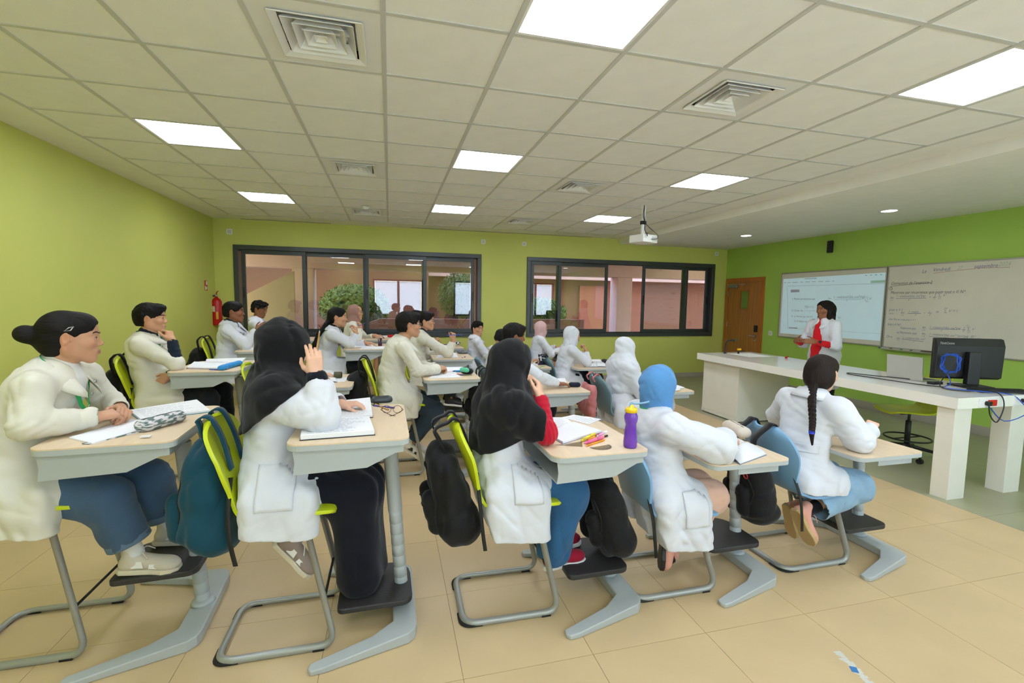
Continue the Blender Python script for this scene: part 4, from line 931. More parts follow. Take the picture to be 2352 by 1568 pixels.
def person(P):
    """P: dict with label, seat height, hip, head, yaw ... everything in world metres"""
    h = P['h']; det = P.get('det', 1); vx = {2: .0055, 1: .008, 0: .011}[det]; vh = {2: .0036, 1: .0052, 0: .0068}[det]
    by = P.get('by', 0.0); fw = np.array([math.cos(by), math.sin(by), 0]); lf = np.array([-math.sin(by), math.cos(by), 0]); up = np.array([0, 0, 1.])
    hip = np.array([*P['hip'], h+.085]); hd = np.array(P['head'], float); K = P.get('k', 1.0)*.98
    stand = P.get('stand')
    if stand: hip = np.array([*P['hip'], .90])
    H = Fr(hd, Rmat(*P['look']), K)
    root = empty('person', (hip[0], hip[1], 0), 0, P['label'], 'person')
    skm = skin_mat('skin_'+P['skin'], *SK[P['skin']])
    nb = hd-np.array([0, 0, .152*K])-fw*P.get('nf', .035)     # base of the neck
    cw = P.get('sw', .185)*K
    shl = {1: nb+lf*cw*.86+up*-.050*K, -1: nb-lf*cw*.86+up*-.050*K}
    for s_ in (1, -1): shl[s_] = shl[s_]+fw*P.get('shf', 0)*1.0+up*P.get('shu', {}).get(s_, 0)
    waist = hip*.62+nb*.38-fw*P.get('hunch', .01); chest = hip*.30+nb*.70-fw*P.get('hunch', .01)*1.4+fw*.015
    TM_ = np.stack([fw, lf, up]); spine = (nb-hip)/np.linalg.norm(nb-hip); TS = np.stack([np.cross(lf, spine), lf, spine])
    arms = {}
    for s_, key in ((1, 'L'), (-1, 'R')):
        a = P.get(key)
        if a is None: a = dict(w=hip+fw*.3+lf*s_*.12+up*.12)
        Wt = np.array(a['w'], float); el = np.array(a['el'], float) if 'el' in a else ik(shl[s_], Wt, .285*K, .25*K, a.get('hint', (-.3, s_*.6, -1)))
        d = Wt-el; arms[s_] = (shl[s_], el, Wt if 'el' in a else el+d/np.linalg.norm(d)*min(np.linalg.norm(d), .26*K), a)
    legs = {}
    for s_ in (1, -1):
        if stand: kn = hip+lf*s_*.09+fw*.02-up*.43; an = hip+lf*s_*.09-up*.82
        else:
            kn = np.array(P['knee'][s_], float) if 'knee' in P else hip+fw*.43+lf*s_*.11+up*.02
            an = np.array(P['ank'][s_], float) if 'ank' in P else kn-up*.36-fw*.04
        legs[s_] = (hip+lf*s_*.085, kn, an)
    # ---- body: one skin surface from head to feet (mostly under the clothes)
    def body(f, part):
        if part == 'head':
            head_field(f, H, P.get('fem', True), P.get('smile', 0), P.get('fat', 0))
            f.cap(H(-.018, 0, -.05), nb+up*.02, .047*K, .052*K, .03); f.cap(nb+up*.02, nb-up*.04, .052*K, .07*K, .03)
        if part in ('hr', 'hl'):
            s_ = 1 if part == 'hl' else -1; S0, el, Wt, a = arms[s_]
            f.cap(el*.45+Wt*.55, Wt, .036*K, .025*K, .02)
            hand(f, Wt, a.get('f', Wt-el), a.get('n', (0, 0, 1)), a.get('side', -s_), a.get('curl', (.5,)*4), a.get('th', .5), .97*K, a.get('spread', 0))
        if part == 'rest':
            f.chain([hip, waist, chest, nb-up*.03], [.10, .085, .10, .06], .05)
            for s_ in (1, -1):
                S0, el, Wt, a = arms[s_]; f.cap(chest, S0, .07, .045, .04); f.cap(S0, el, .042*K, .036*K, .03); f.cap(el, el*.3+Wt*.7, .036*K, .03*K, .03)
                a0, kn, an = legs[s_]; f.cap(a0, kn, .065, .05, .03); f.cap(kn, an, .045, .032, .03)
    allV, allF, allA = [], [], {'lips': [], 'brow': [], 'blush': [], 'stub': []}; off = 0
    def blockpts(part):
        if part == 'head': c = H(0, 0, -.03); return c-.17*K, c+.165*K
        if part in ('hr', 'hl'):
            Wt = arms[1 if part == 'hl' else -1][2]; return Wt-.2, Wt+.2
        pts = np.array([hip, nb]+[p for s_ in (1, -1) for p in (*arms[s_][:3], *legs[s_])]); return pts.min(0)-.12, pts.max(0)+.12
    hide = P.get('hide', ())
    for part in ('head', 'hr', 'hl', 'rest'):
        if part in hide: continue
        lo, hi = blockpts(part); f = Field(lo, hi, {'head': vh, 'rest': .02}.get(part, vh)); body(f, part); V, F = f.mesh(); V = relax(V, F, 1, .35)
        if part == 'head': headVF = (V, F)
        A = face_attrs(H, not P.get('fem', True), P.get('stub', 0))(V) if part == 'head' else {k_: np.zeros(len(V)) for k_ in allA}
        allV.append(V); allF.append(F+off); off += len(V)
        for k_ in allA: allA[k_].append(A[k_])
    o = np_obj('body', np.concatenate(allV)-np.array([hip[0], hip[1], 0]), np.concatenate(allF), skm, root, {k_: np.concatenate(v) for k_, v in allA.items()})
    org = np.array([hip[0], hip[1], 0])
    def loc(o_):
        if o_ is not None: o_.location = -Vector(org)
        return o_
    # brows and lashes follow the surface of the face
    from mathutils.bvhtree import BVHTree
    hbv = BVHTree.FromPolygons([tuple(v) for v in headVF[0]], [tuple(q) for q in headVF[1].tolist()]) if det else None
    if det and P.get('brows', True):
        male = not P.get('fem', True)
        for s_ in (1, -1):
            for nm_, pts_, r0_ in (('eyebrow', [(.011+.039*t, .0205+.0075*math.sin(min(1, t*1.25)*PI*.62)-.004*max(0, t-.7)/.3) for t in np.linspace(0, 1, 9)], .0031 if male else .0024), ('eyelashes', [(.0195+.026*t, .0030+.0030*math.sin(t*PI)-.0010*t) for t in np.linspace(0, 1, 8)], .0011)):
                pl = []
                for y_, z_ in pts_:
                    o0 = Vector(H(.16, s_*y_, z_)); hit = hbv.ray_cast(o0, Vector(-H.M[0]), .2)
                    if hit[0] is not None: pl.append(hit[0]+Vector(H.M[0]*.0006))
                if len(pl) > 3: loc(MB().tube(pl, [r0_*(.55+.6*math.sin(PI*(.12+.8*i/len(pl)))) for i in range(len(pl))], 6).build(nm_, M_hair, root))
    # eyes
    if P.get('eyes', True):
        for s_ in (1, -1):
            c = H(.0775, s_*.0315, .001); e = MB().sphere((0, 0, 0), .0135*K, 14, 10)
            eo = e.build('eye', M_eye, root); eo.location = Vector(c-org)
            g = H.M[0]+H.M[1]*P.get('gaze', 0); g = g/np.linalg.norm(g)
            MB().sphere(tuple(g*.0078*K), .0070*K, 12, 8).build('iris', M_iris, eo)
    def bcut(f):
        if not stand: f.half((CHX(P['hip'])-.150, 0, h), (-1, 0, -.28))
    # ---- trousers or skirt
    lg = P.get('legs', dict(t='trousers', m=None)); lm = lg.get('m') or cloth('trousers_dark', C8(26, 32, 40))
    pts = np.array([p for s_ in (1, -1) for p in legs[s_]])
    if lg.get('show', True):
        f = Field(pts.min(0)-.22, pts.max(0)+.2, max(vx, .008) if det > 1 else vx*1.2)
        if lg['t'] == 'trousers':
            f.ell(hip+up*.02, (.135, .165, .12), TM_, .03)
            for s_ in (1, -1):
                a0, kn, an = legs[s_]; rt, rk, ra = lg.get('r', (.098, .078, .066)); dn = an-kn; dn = dn/np.linalg.norm(dn)
                f.cap(a0, kn, rt, rk, .045); f.cap(kn, an-dn*.02, rk, ra, .03)
            f.noise(lg.get('amp', .003), 34, P.get('seed', 1)); f.folds(.0036, 60, P.get('seed', 1), (1, 1, 1.3)); bcut(f)
            for s_ in (1, -1): f.rings(legs[s_][1], legs[s_][2]-legs[s_][0], .007, .045, .09, 3+s_); f.rings(legs[s_][2]+up*.05, legs[s_][2]-legs[s_][1], .005, .04, .07, s_+9)
            def cutl(V):
                m_ = np.zeros(len(V), bool)
                for s_ in (1, -1):
                    a0, kn, an = legs[s_]; dn = an-kn; L_ = np.linalg.norm(dn); dn = dn/L_; t = (V-kn)@dn; r_ = np.linalg.norm(V-kn-t[:, None]*dn, axis=1)
                    m_ |= (t > L_-lg.get('crop', .03)) & (r_ < .14)
                return m_
            t_ = sculpt('trousers', f, lm, root, 1, cutl, .003); loc(t_)
            if lg.get('cuff'):
                for s_ in (1, -1):
                    a0, kn, an = legs[s_]; dn = an-kn; L_ = np.linalg.norm(dn); dn = dn/L_; c = kn+dn*(L_-lg.get('crop', .03)-.015); r_ = lg['r'][2]
                    b_ = MB(); pr = []
                    b_.tube([c-dn*.018, c-dn*.012, c+dn*.012, c+dn*.018], [r_+.001, r_+.007, r_+.007, r_+.001], 24, caps=False); loc(b_.build('turned_up_cuff', lg['cuff'], root))
        else:
            for s_ in (1, -1):
                a0, kn, an = legs[s_]; f.cap(a0, kn, .092, .098, .08); f.cap(kn, an, .100, lg.get('flare', .11), .08)
            f.ell(hip+up*.0, (.13, .15, .11), TM_, .04)
            f.noise(.007, 22, P.get('seed', 1), (1, 1, .25)); f.folds(.007, 44, P.get('seed', 1), (1, 1, .22)); bcut(f)
            if 'hem' in lg: f.half((0, 0, lg['hem']), (0, 0, -1))
            t_ = sculpt('skirt', f, lm, root, 1); loc(t_)
    # ---- socks / feet / shoes
    if P.get('shoe', True):
        sc = P.get('shoes', dict(m=mat('shoe_dark', C8(30, 30, 32), .6)))
        for s_ in (1, -1):
            if s_ in sc.get('skip', ()): continue
            a0, kn, an = legs[s_]; an = np.array(sc['at'][s_], float) if s_ in sc.get('at', {}) else an; fd = np.array(sc.get('d', {}).get(s_, (*(fw*.95)[:2], -.12)), float); fd /= np.linalg.norm(fd); un = np.array(sc.get('u', {}).get(s_, (0, 0, 1.)), float); un -= fd*(un@fd); un /= np.linalg.norm(un); ld = np.cross(un, fd); MM = np.stack([fd, ld, un])
            G = Fr(an-un*.005, MM); lo = an-.24; hi = an+.24; vs = .005 if det == 2 else .008
            f = Field(lo, hi, vs); f.cap(G(-.02, 0, .02), G(-.015, 0, -.03), .036, .034, .02); f.cap(G(0, 0, -.03), G(.14, 0, -.048), .037, .030, .03); f.ell(G(.125, 0, -.05), (.062, .043, .028), MM, .02); f.ell(G(-.03, 0, -.045), (.035, .034, .03), MM, .02)
            f.half(G(0, 0, -.070), -un)
            so_ = loc(sculpt('shoe', f, sc['m'], root, 1))
            sl_ = MB(); pr = [(-.068, .018), (-.05, .034), (0, .037), (.07, .038), (.12, .047), (.16, .042), (.185, .022), (.185, -.022), (.16, -.040), (.12, -.044), (.07, -.034), (0, -.035), (-.05, -.034), (-.068, -.018)]
            n_ = len(pr); sl_.add([G(a, b*1.04, -.086) for a, b in pr]+[G(a, b*1.07, -.062) for a, b in pr], [tuple(range(n_-1, -1, -1)), tuple(range(n_, 2*n_))]+[(i, (i+1) % n_, n_+(i+1) % n_, n_+i) for i in range(n_)])
            if so_:
                q = sl_.build('sole', sc.get('sole', M_pw), so_, bevel=.004)
                if sc.get('laces'):
                    b_ = MB()
                    for i in range(5): x = .03+i*.018; b_.tube([G(x, -.024, -.012-i*.006), G(x+.004, 0, .001-i*.0075), G(x+.010, .024, -.014-i*.006)], .0028, 6)
                    b_.tube(catmull([G(.02, 0, .006), G(.04, -.03, .02), G(.07, -.045, -.005)], 4), .0025, 6); b_.tube(catmull([G(.02, 0, .006), G(.03, .03, .02), G(.06, .045, 0)], 4), .0025, 6)
                    b_.build('laces', sc['laces'], so_)
                if sc.get('patch'):
                    for (a, b, c, d) in ((.0, .05, -.05, -.02), (.07, .12, -.055, -.035)):
                        for y in (.040, -.040): MB().add([G(a, y, c), G(b, y*1.03, c), G(b-.01, y*.94, d), G(a, y*.9, d)], [(0, 1, 2, 3)]).build('side_panel', sc['patch'], so_)
            if lg['t'] == 'trousers' and sc.get('sock') is not None:
                loc(MB().tube([an+(kn-an)*.22, an+(kn-an)*.05, an-up*.01], [.038, .036, .036], 16).build('sock', sc['sock'], root))
    c_ = None
    # ---- coat
    cm = P.get('coat', M_coat); hem = P.get('hem', h-.10 if not stand else .55)
    if cm:
        sl_ = P.get('sleeve', {}); pts = [hip, nb]+[p for s_ in (1, -1) for p in arms[s_][:3]]; pts = np.array(pts)
        lo = pts.min(0)-.24; hi = pts.max(0)+.16; lo[2] = min(lo[2], hem-.03)
        f = Field(lo, hi, vx); fk = P.get('bulk', 1.0)
        f.ell(chest+up*.02, np.array((.108, .160*K/.98, .165))*fk, TS, .045); f.ell(waist, np.array((.114, .148, .16))*fk, TS, .05)
        f.ell(hip+up*.02, np.array((.150, .185, .14))*fk, TM_, .06)
        f.cap(nb+up*.0, nb-up*.05, .070*K, .090*K, .04)
        for s_ in (1, -1):
            S0, el, Wt, a = arms[s_]; f.cap(nb-up*.035+lf*s_*.03, S0-up*.008, .052, .056, .035)
            rs_ = P.get('sr', (.063, .056, .044)); ce = sl_.get(s_, .93); cuffp = el+(Wt-el)*ce
            if P.get('nosl'): f.cap(S0, S0*.75+el*.25, rs_[0], rs_[1], .035); continue
            f.cap(S0, el, rs_[0], rs_[1], .035); f.cap(el, cuffp, rs_[1], rs_[2]*(1 if ce > .6 else 1.12), .02)
        if stand:
            f.cap(hip+up*.05, hip-up*.34, .155, .20, .08)
        else:
            # skirt of the coat: over the hips, both sides of the seat and the upper thighs
            sx = CHX(P['hip']); wy = P.get('skw', .19)
            for s_ in (1, -1):
                a0, kn, an = legs[s_]; f.cap(a0, a0*.55+kn*.45, .115, .100, .05)
                for t_, dx in ((-.075, 0), (.03, .0), (P.get('fx', .12), .0)):
                    q = np.array([sx+t_, hip[1]+s_*wy, h+.05]); f.cap(q, np.array([q[0], q[1]+s_*.012, hem-.04]), .062, .066, .05)
            f.cap(np.array([sx-.05, hip[1], h+.03]), np.array([sx-.03, hip[1], hem-.04]), .10, .10, .06)
        f.noise(P.get('wr', .0030), 22, P.get('seed', 1)+7); f.folds(P.get('fo', .0042), 40, P.get('seed', 1)+9, (1, 1, .28)); f.folds(P.get('fo', .0042)*.5, 70, P.get('seed', 1)+2, (.5, .5, 1.2))
        for s_ in (1, -1):
            S0, el, Wt, a = arms[s_]
            if P.get('nosl'): continue
            f.rings(el, (Wt-S0), .0055, .045, .07, 3+s_); f.rings(el*.4+Wt*.6, Wt-el, .0028, .04, .06, 5+s_); f.rings(S0*.6+el*.4-up*.03, el-S0+lf*.1, .0028, .05, .07, 8+s_)
        f.rings(waist+up*.02, spine+fw*.4, .004, .07, .15, 4); f.rings(hip+up*.06, up+fw*.5, .004, .06, .15, 6)
        f.half((*hip[:2], hem), (P.get('ht', -.10)*fw[0], P.get('hl', 0), -1)); bcut(f)
        # neck opening and open front
        f.cap(nb+up*.12+fw*.03, nb-up*.012+fw*.012, .060*K, .048*K, .006, 's')
        nf_ = Fr(nb, TS)
        if P.get('vneck', True): f.cap(nf_(.115, 0, .02), nf_(.13, 0, -.20), .045, .012, .012, 's')
        for s_ in (1, -1):
            if P.get('nosl'): continue
            S0, el, Wt, a = arms[s_]; ce = sl_.get(s_, .93); d = (Wt-el)/np.linalg.norm(Wt-el); c = el+(Wt-el)*ce; rs_ = P.get('sr', (.070, .060, .047))
            f.cap(c-d*.012, c+d*.16, rs_[2]*.68, rs_[2]*.74, .003, 's'); f.half(c+d*.0, d) if False else None
        c_ = loc(sculpt('lab_coat', f, cm, root, 1))
        # collar
        if P.get('collar', True):
            nf = Fr(nb-up*.006, TS); V = []; F = []; na = 26; a0 = .42
            for j, (rr, zz) in enumerate(((.072, .006), (.073, .044), (.083, .052), (.112, .012), (.120, -.010))):
                for i in range(na+1):
                    a = a0+(2*PI-2*a0)*i/na; ex = 1+.55*max(0, math.cos(a))**2*(j > 2); V.append(nf(rr*K*math.cos(a)*1.0*ex-.004, rr*K*math.sin(a)*1.08, zz*K-.055*max(0, math.cos(a))*(1 if j < 3 else 1.3)))
            for j in range(4):
                for i in range(na): F.append((j*(na+1)+i, j*(na+1)+i+1, (j+1)*(na+1)+i+1, (j+1)*(na+1)+i))
            q = loc(MB().add(V, F, True).build('collar', cm, root)); md = q.modifiers.new('s', 'SOLIDIFY'); md.thickness = .004
        if P.get('buttons') is not None and c_:
            for s_ in (1, -1):
                S0, el, Wt, a = arms[s_]; 
            bmb = MB()
            for t in (.12, .24, .36):
                p = nb*(1-t)+hip*t+fw*(.135+.02*t)+lf*.02; loc(MB().lathe([(.0, -.002), (.008, -.002), (.008, .002), (0, .002)], 12, (0, 0, 0)).xf(Matrix.Translation(p) @ Matrix.Rotation(PI/2, 4, lf.tolist())).build('button', P['buttons'], root))
    # ---- under sleeves, shirt
    if P.get('inner'):
        im = P['inner']; f = Field(np.minimum(nb, chest)-.18, np.maximum(nb, chest)+.16, vx); f.cap(nb+up*.030, nb-up*.03, .066*K, .084*K, .02); f.ell(nb-up*.10, (.080, .10, .09), TS, .03); f.ell(chest+up*.03, (.092, .125, .12), TS, .03); f.cap(nb+up*.14+fw*.02, nb+up*.008+fw*.01, .052*K, .044*K, .004, 's')
        f.cap(nb+fw*.12+up*.05, nb+fw*.13-up*.04, .034, .006, .008, 's')
        loc(sculpt('shirt', f, im, root, 1))
    for s_, mm in P.get('under', {}).items():
        S0, el, Wt, a = arms[s_]; ce = sl_.get(s_, .93) if cm else 0; r_ = P.get('ur', .040)
        f = Field(np.minimum(np.minimum(el, Wt), S0)-.1, np.maximum(np.maximum(el, Wt), S0)+.1, vx)
        if P.get('ufull'): f.cap(S0, el, .066, .062, .02)
        f.cap(el, el*.06+Wt*.94, .05, r_*.92, .02); f.noise(.002, 60, 3); f.rings(el, Wt-S0, .006, .035, .07, 3); f.rings(el*.5+Wt*.5, Wt-el, .004, .03, .07, 4); d = (Wt-el)/np.linalg.norm(Wt-el); f.cap(Wt-d*.022, Wt+d*.1, r_*.64, r_*.68, .003, 's'); loc(sculpt('sleeve', f, mm, root, 1))
    # ---- lanyard
    if P.get('lanyard'):
        nf = Fr(nb, TS); hj = P.get('hair', {}).get('t') == 'hijab'; b_ = MB()
        if hj:
            pts_ = [nf(.073*math.cos(a)*K, .085*math.sin(a)*K, .038+.010*math.cos(a)) for a in np.linspace(PI*.62, PI*1.38, 14)]
        else: pts_ = [nf(.13, .006, -.17), nf(.12, .03, -.10), nf(.085, .055, -.045), nf(.02, .068, .02), nf(-.045, .05, .045), nf(-.062, 0, .05), nf(-.045, -.05, .045), nf(.02, -.068, .02), nf(.085, -.055, -.045), nf(.12, -.03, -.10), nf(.13, -.006, -.17)]
        pp = catmull(pts_, 5); V = []; F = []; w_ = P.get('lw', .009)
        if not hj:
            from mathutils.bvhtree import BVHTree
            bvs = [BVHTree.FromPolygons([v.co for v in q_.data.vertices], [p.vertices[:] for p in q_.data.polygons]) for q_ in root.children if q_.type == 'MESH' and q_.name.split('.')[0] in ('shirt', 'body')]
            npp = []
            for p in pp:
                p = np.array(p); c0 = nb+spine*((p-nb)@spine); rd = p-c0; L0 = np.linalg.norm(rd); rd = rd/(L0+1e-9); best = 0
                for bi_, bv in enumerate(bvs):
                    o0 = Vector(c0+rd*.35)
                    hit = bv.ray_cast(o0, Vector(-rd), .35)
                    if hit[0] is None: hit = bv.ray_cast(o0-Vector(org), Vector(-rd), .35)
                    if hit[3] is not None: best = max(best, .35-hit[3])
                npp.append((c0, rd, best if .03 < best < .19 else L0))
            ds = np.array([q_[2] for q_ in npp]); ds = np.maximum(ds, np.convolve(np.pad(ds, 4, mode='edge'), np.ones(9)/9, 'valid')); pp = [Vector(q_[0]+q_[1]*(d_+.005)) for q_, d_ in zip(npp, ds)]
        for i, p in enumerate(pp):
            p = np.array(p); c0 = nb+spine*((p-nb)@spine); rd = p-c0; rd = rd/(np.linalg.norm(rd)+1e-9); t = np.array(pp[min(i+1, len(pp)-1)])-np.array(pp[max(i-1, 0)]); t = t/np.linalg.norm(t); b = np.cross(t, rd); b /= np.linalg.norm(b)+1e-9
            V += [p+b*w_+rd*.004, p-b*w_+rd*.004]
        F = [(2*i, 2*i+1, 2*i+3, 2*i+2) for i in range(len(pp)-1)]; q = loc(MB().add(V, F, True).build('lanyard', P['lanyard'], root)); md = q.modifiers.new('s', 'SOLIDIFY'); md.thickness = .0025; md.offset = 0
    # ---- hair / head scarf
    hr = P['hair']; hm = hr.get('m', M_hair); t = hr['t']; c = H(0, 0, 0)
    if t == 'hijab':
        f = Field(np.minimum(c-.2, chest-.34), np.maximum(c+.19, chest+.30), vx)
        vo = hr.get('vol', 1.0); f.ell(H(-.020, 0, .032), np.array((.110, .090, .096))*K*vo, H.M, .02); f.ell(H(.012, 0, -.03), np.array((.085, .078, .100))*K, H.M, .05)
        f.cap(H(-.055, 0, -.03), nb+up*.03-fw*.005, .066*K, .070*K, .05)
        f.cap(H(.0, 0, -.095), nb+up*.02+fw*.03, .062*K, .068*K, .04)
        cp = hr.get('cape')
        if not hr.get('loose'): f.cap(nb+up*.03, nb-up*.02, .072*K, .092*K, .05)
        if cp:
            e_ = hr.get('ex', .018)
            f.ell(chest+up*.03, np.array((.108+e_, .160+e_, .17+e_)), TS, .09); f.ell(waist+up*.02, np.array((.116+e_, .150+e_, .16)), TS, .06)
            for s_ in (1, -1):
                f.cap(nb-up*.02, shl[s_]-up*.005, .078, .063+e_, .09)
                if hr.get('arms'): f.cap(shl[s_]-up*.005, shl[s_]+(arms[s_][1]-shl[s_])*float(hr['arms']), .064+e_, .060+e_, .05)
            f.folds(hr.get('fo', .005), 40, P.get('seed', 1)+5, (1, 1, .35))
            for (p_, n_) in cp: f.half(p_, n_, .01)
        f.noise(hr.get('wr', .0045), 26, P.get('seed', 1)+3, (1, 1, .35)); f.folds(hr.get('fh', .0030), 70, P.get('seed', 1)+4, (1, .7, .8))
        fo = hr.get('face', (.135, 0, -.026, .088, .13, .092))
        f.ell(H(*fo[:3]), np.array(fo[3:])*K, H.M, .006, 's')
        f.ell(H(-.004, 0, .012), np.array((.090, .072, .080))*K, H.M, .004, 's')
        loc(sculpt('headscarf', f, hm, root, 1))
    else:
        g = .012 if det == 2 else .014; bk = hr.get('puff', 0)
        f = Field(c-np.array([.42, .42, .5]) if t in ('pony', 'braid', 'long') else c-.24, c+.24, vh*1.1)
        f.ell(H(-.020, 0, .036+bk*.3), np.array((.104+bk*.3, .084+bk*.4, .090+bk))*K, H.M, .01)
        f.ell(H(-.040, 0, -.02), np.array((.080, .074, .070))*K, H.M, .03); f.ell(H(.044, 0, .052), np.array((.053, .063, .056))*K, H.M, .03)
        if t == 'short':
            if hr.get('fringe'): f.ell(H(.062, 0, .088), np.array((.048, .062, .028))*K, H.M, .02)
            if hr.get('curly'): f.noise(.007, 120, 5); f.noise(.004, 220, 6)
            else: f.noise(.003, 90, 5, (1, 1, .4)); f.noise(.0015, 240, 7, (1, 1, .3))
        else: f.noise(.0012, 120, 5, (.4, 1, .4))
        # carve the face, the ears and the neck free
        top = hr.get('line', .062)
        f.ell(H(.128, 0, -.035), np.array((.070, .100, top+.063))*K, H.M, .006, 's')
        if not hr.get('full'): f.ell(H(.038, 0, -.060), np.array((.060, .13, .070))*K, H.M, .008, 's')
        else: f.ell(H(-.035, 0, -.03), np.array((.075, .088, .085))*K, H.M, .03)
        for s_ in (() if hr.get('full') else (1, -1)): f.ell(H(-.006, s_*.085, -.010), np.array((.022, .030, .033))*K, H.M, .008, 's')
        if t in ('short',): f.ell(H(-.06, 0, -.115), np.array((.13, .12, .055))*K, H.M, .012, 's'); 
        if t == 'bun':
            f.ell(H(-.150, 0, .018), np.array((.042, .043, .040))*K, H.M, .012); f.cap(H(-.10, 0, .02), H(-.13, 0, .018), .024*K, .02*K, .02)
            f.cap(H(-.06, 0, -.06), H(-.115, 0, .0), .03*K, .03*K, .03)
        if t == 'long':
            for (a, b, r1, r2) in hr['locks']: f.cap(H(*a), H(*b), r1*K, r2*K, .03)
            f.noise(.0025, 150, 8, (1, 1, .12))
        if t == 'pony':
            pp = [H(-.095, 0, -.01)]+[np.array(q) for q in hr['tail']]; n_ = len(pp)
            f.chain(pp, [.024]+[.030-.014*i/(n_-1) for i in range(n_-1)], .02)
            f.noise(.0015, 200, 8)
        if t == 'braid':
            pp = catmull([Vector(H(-.085, 0, -.045))]+[Vector(q) for q in hr['tail']], 8); n_ = len(pp)
            f.cap(H(-.05, 0, .0), H(-.09, 0, -.05), .055*K, .03*K, .04)
            for i in range(n_-1):
                a = np.array(pp[i]); tt = i/n_; side = np.array(pp[i+1])-a; side = np.cross(side, H.M[0]); side /= np.linalg.norm(side)+1e-9; r_ = .021*(1-.45*tt)
                f.ell(a+side*r_*.62*(1 if i % 2 else -1), (r_*.92, r_*.92, r_*1.35), None, .004)
            e = np.array(pp[-1]); f.cap(e, e+np.array([0.01, 0, -.07]), .015, .006, .01)
        hb_ = loc(sculpt('hair', f, hm, root, 1))
        if hr.get('tie'): q = hr['tie']; loc(MB().tube([tuple(np.array(q)+[0, 0, .008]), tuple(np.array(q)-[0, 0, .008])], .016, 14).build('hair_tie', mat('tie_blue', C8(40, 60, 190), .5), root))
        if hr.get('clip_'): a = H(.02, -.082, .055); b = H(-.012, -.086, .035); loc(MB().tube([a, H(.004, -.089, .05), b, H(.01, -.089, .038), a], .0022, 6, closed=True).build('hair_clip', M_steel, root))
    if P.get('glasses'):
        b_ = MB()
        for s_ in (1, -1):
            b_.tube([H(.106+.001, s_*.033+.021*math.cos(a), .0+.016*math.sin(a)) for a in np.linspace(0, 2*PI, 20, endpoint=False)], .0016, 6, closed=True); b_.tube([H(.105, s_*.053, .006), H(.05, s_*.078, .006), H(-.005, s_*.084, .004)], .0015, 6)
        b_.tube([H(.109, .012, .002), H(.112, 0, .005), H(.109, -.012, .002)], .0016, 6); loc(b_.build('spectacles', M_metal, root))
    if P.get('earring'): loc(MB().sphere(tuple(H(.0, -.086, -.036)), .004, 8, 6).build('earring', M_steel, root))
    if P.get('pen') is not None:
        s_, col = P['pen'][:2]; a = arms[s_]; p, q = P['pen'][2:]
        pn = empty('pen', tuple(p), 0, P['pen_label'], 'pen'); pn.location = (0, 0, 0); MB().tube([p, q], .0038, 8).build('barrel', col, pn); qq = np.array(q)+(np.array(q)-np.array(p))*.08; MB().tube([q, tuple(qq)], [.0035, .001], 8).build('tip', M_steel, pn)
    for (pc, pr, nrm, nm_) in P.get('patch', ()):
        if not c_: break
        # a stitched piece of cloth lying on the coat: a small grid wrapped on to it
        n_ = Vector(nrm).normalized(); uu = Vector((0, 0, 1)).cross(n_).normalized(); vv = n_.cross(uu); g_ = []; nn = 12
        for j in range(nn+1):
            for i in range(nn+1): g_.append(Vector(pc)+uu*(i/nn*2-1)*pr[0]+vv*(j/nn*2-1)*pr[1]+n_*.12)
        ff = [(j*(nn+1)+i, j*(nn+1)+i+1, (j+1)*(nn+1)+i+1, (j+1)*(nn+1)+i) for j in range(nn) for i in range(nn)]
        # project along -n by a bvh of the coat
        from mathutils.bvhtree import BVHTree
        me_ = c_.data; bv = BVHTree.FromPolygons([v.co for v in me_.vertices], [p.vertices[:] for p in me_.polygons]); ok = True
        for i_, p_ in enumerate(g_):
            hit = bv.ray_cast(p_, -n_, .4)
            g_[i_] = (hit[0]+n_*.004) if hit[0] is not None else None
        zz_ = [g.dot(n_) for g in g_ if g is not None]; md_ = sorted(zz_)[len(zz_)//2] if zz_ else 0
        ff = [q for q in ff if all(g_[i] is not None and abs(g_[i].dot(n_)-md_) < .075 for i in q)]; us_ = sorted({i for q in ff for i in q}); mp_ = {a: b for b, a in enumerate(us_)}; g_ = [g_[i] for i in us_]; ff = [tuple(mp_[i] for i in q) for q in ff]
        if not ff: continue
        q_ = loc(MB().add(g_, ff, True).build(nm_, cm, root)); md = q_.modifiers.new('s', 'SOLIDIFY'); md.thickness = .003; md.offset = 1
    PERS[P['name']] = (root, H, arms, legs, nb)
    return root
# ---------------------------------------------------------------- the class
M_jean = cloth('denim_blue', C8(68, 92, 116), .85, .5, 160, .18); M_jeanl = cloth('denim_light', C8(142, 174, 198), .85, .5, 160, .15); M_jeand = cloth('denim_dark', C8(48, 62, 74), .85, .5, 160, .1); M_jeansk = cloth('denim_skirt', C8(48, 94, 134), .85, .5, 160, .14)
M_navy = cloth('navy_shirt', C8(24, 34, 50)); M_blacksk = cloth('skirt_black', C8(14, 17, 28), .9, .3); M_redf = cloth('sweater_red', C8(178, 22, 44), .9, .6, 200); M_rosy = cloth('trousers_rose', C8(214, 172, 150)); M_charc = cloth('trousers_charcoal', C8(24, 30, 36))
M_wh = cloth('hijab_white', C8(216, 220, 228)); M_blueh = cloth('hijab_blue', C8(88, 142, 196), .9, .35, 120); M_mauve = cloth('hijab_mauve', C8(158, 120, 108)); M_pinkh = cloth('hijab_pink', C8(214, 176, 176)); M_lblue = cloth('hoodie_light_blue', C8(150, 188, 214))
M_tshirt = cloth('shirt_white', C8(226, 226, 222)); M_redb = cloth('blouse_red', C8(206, 26, 34))
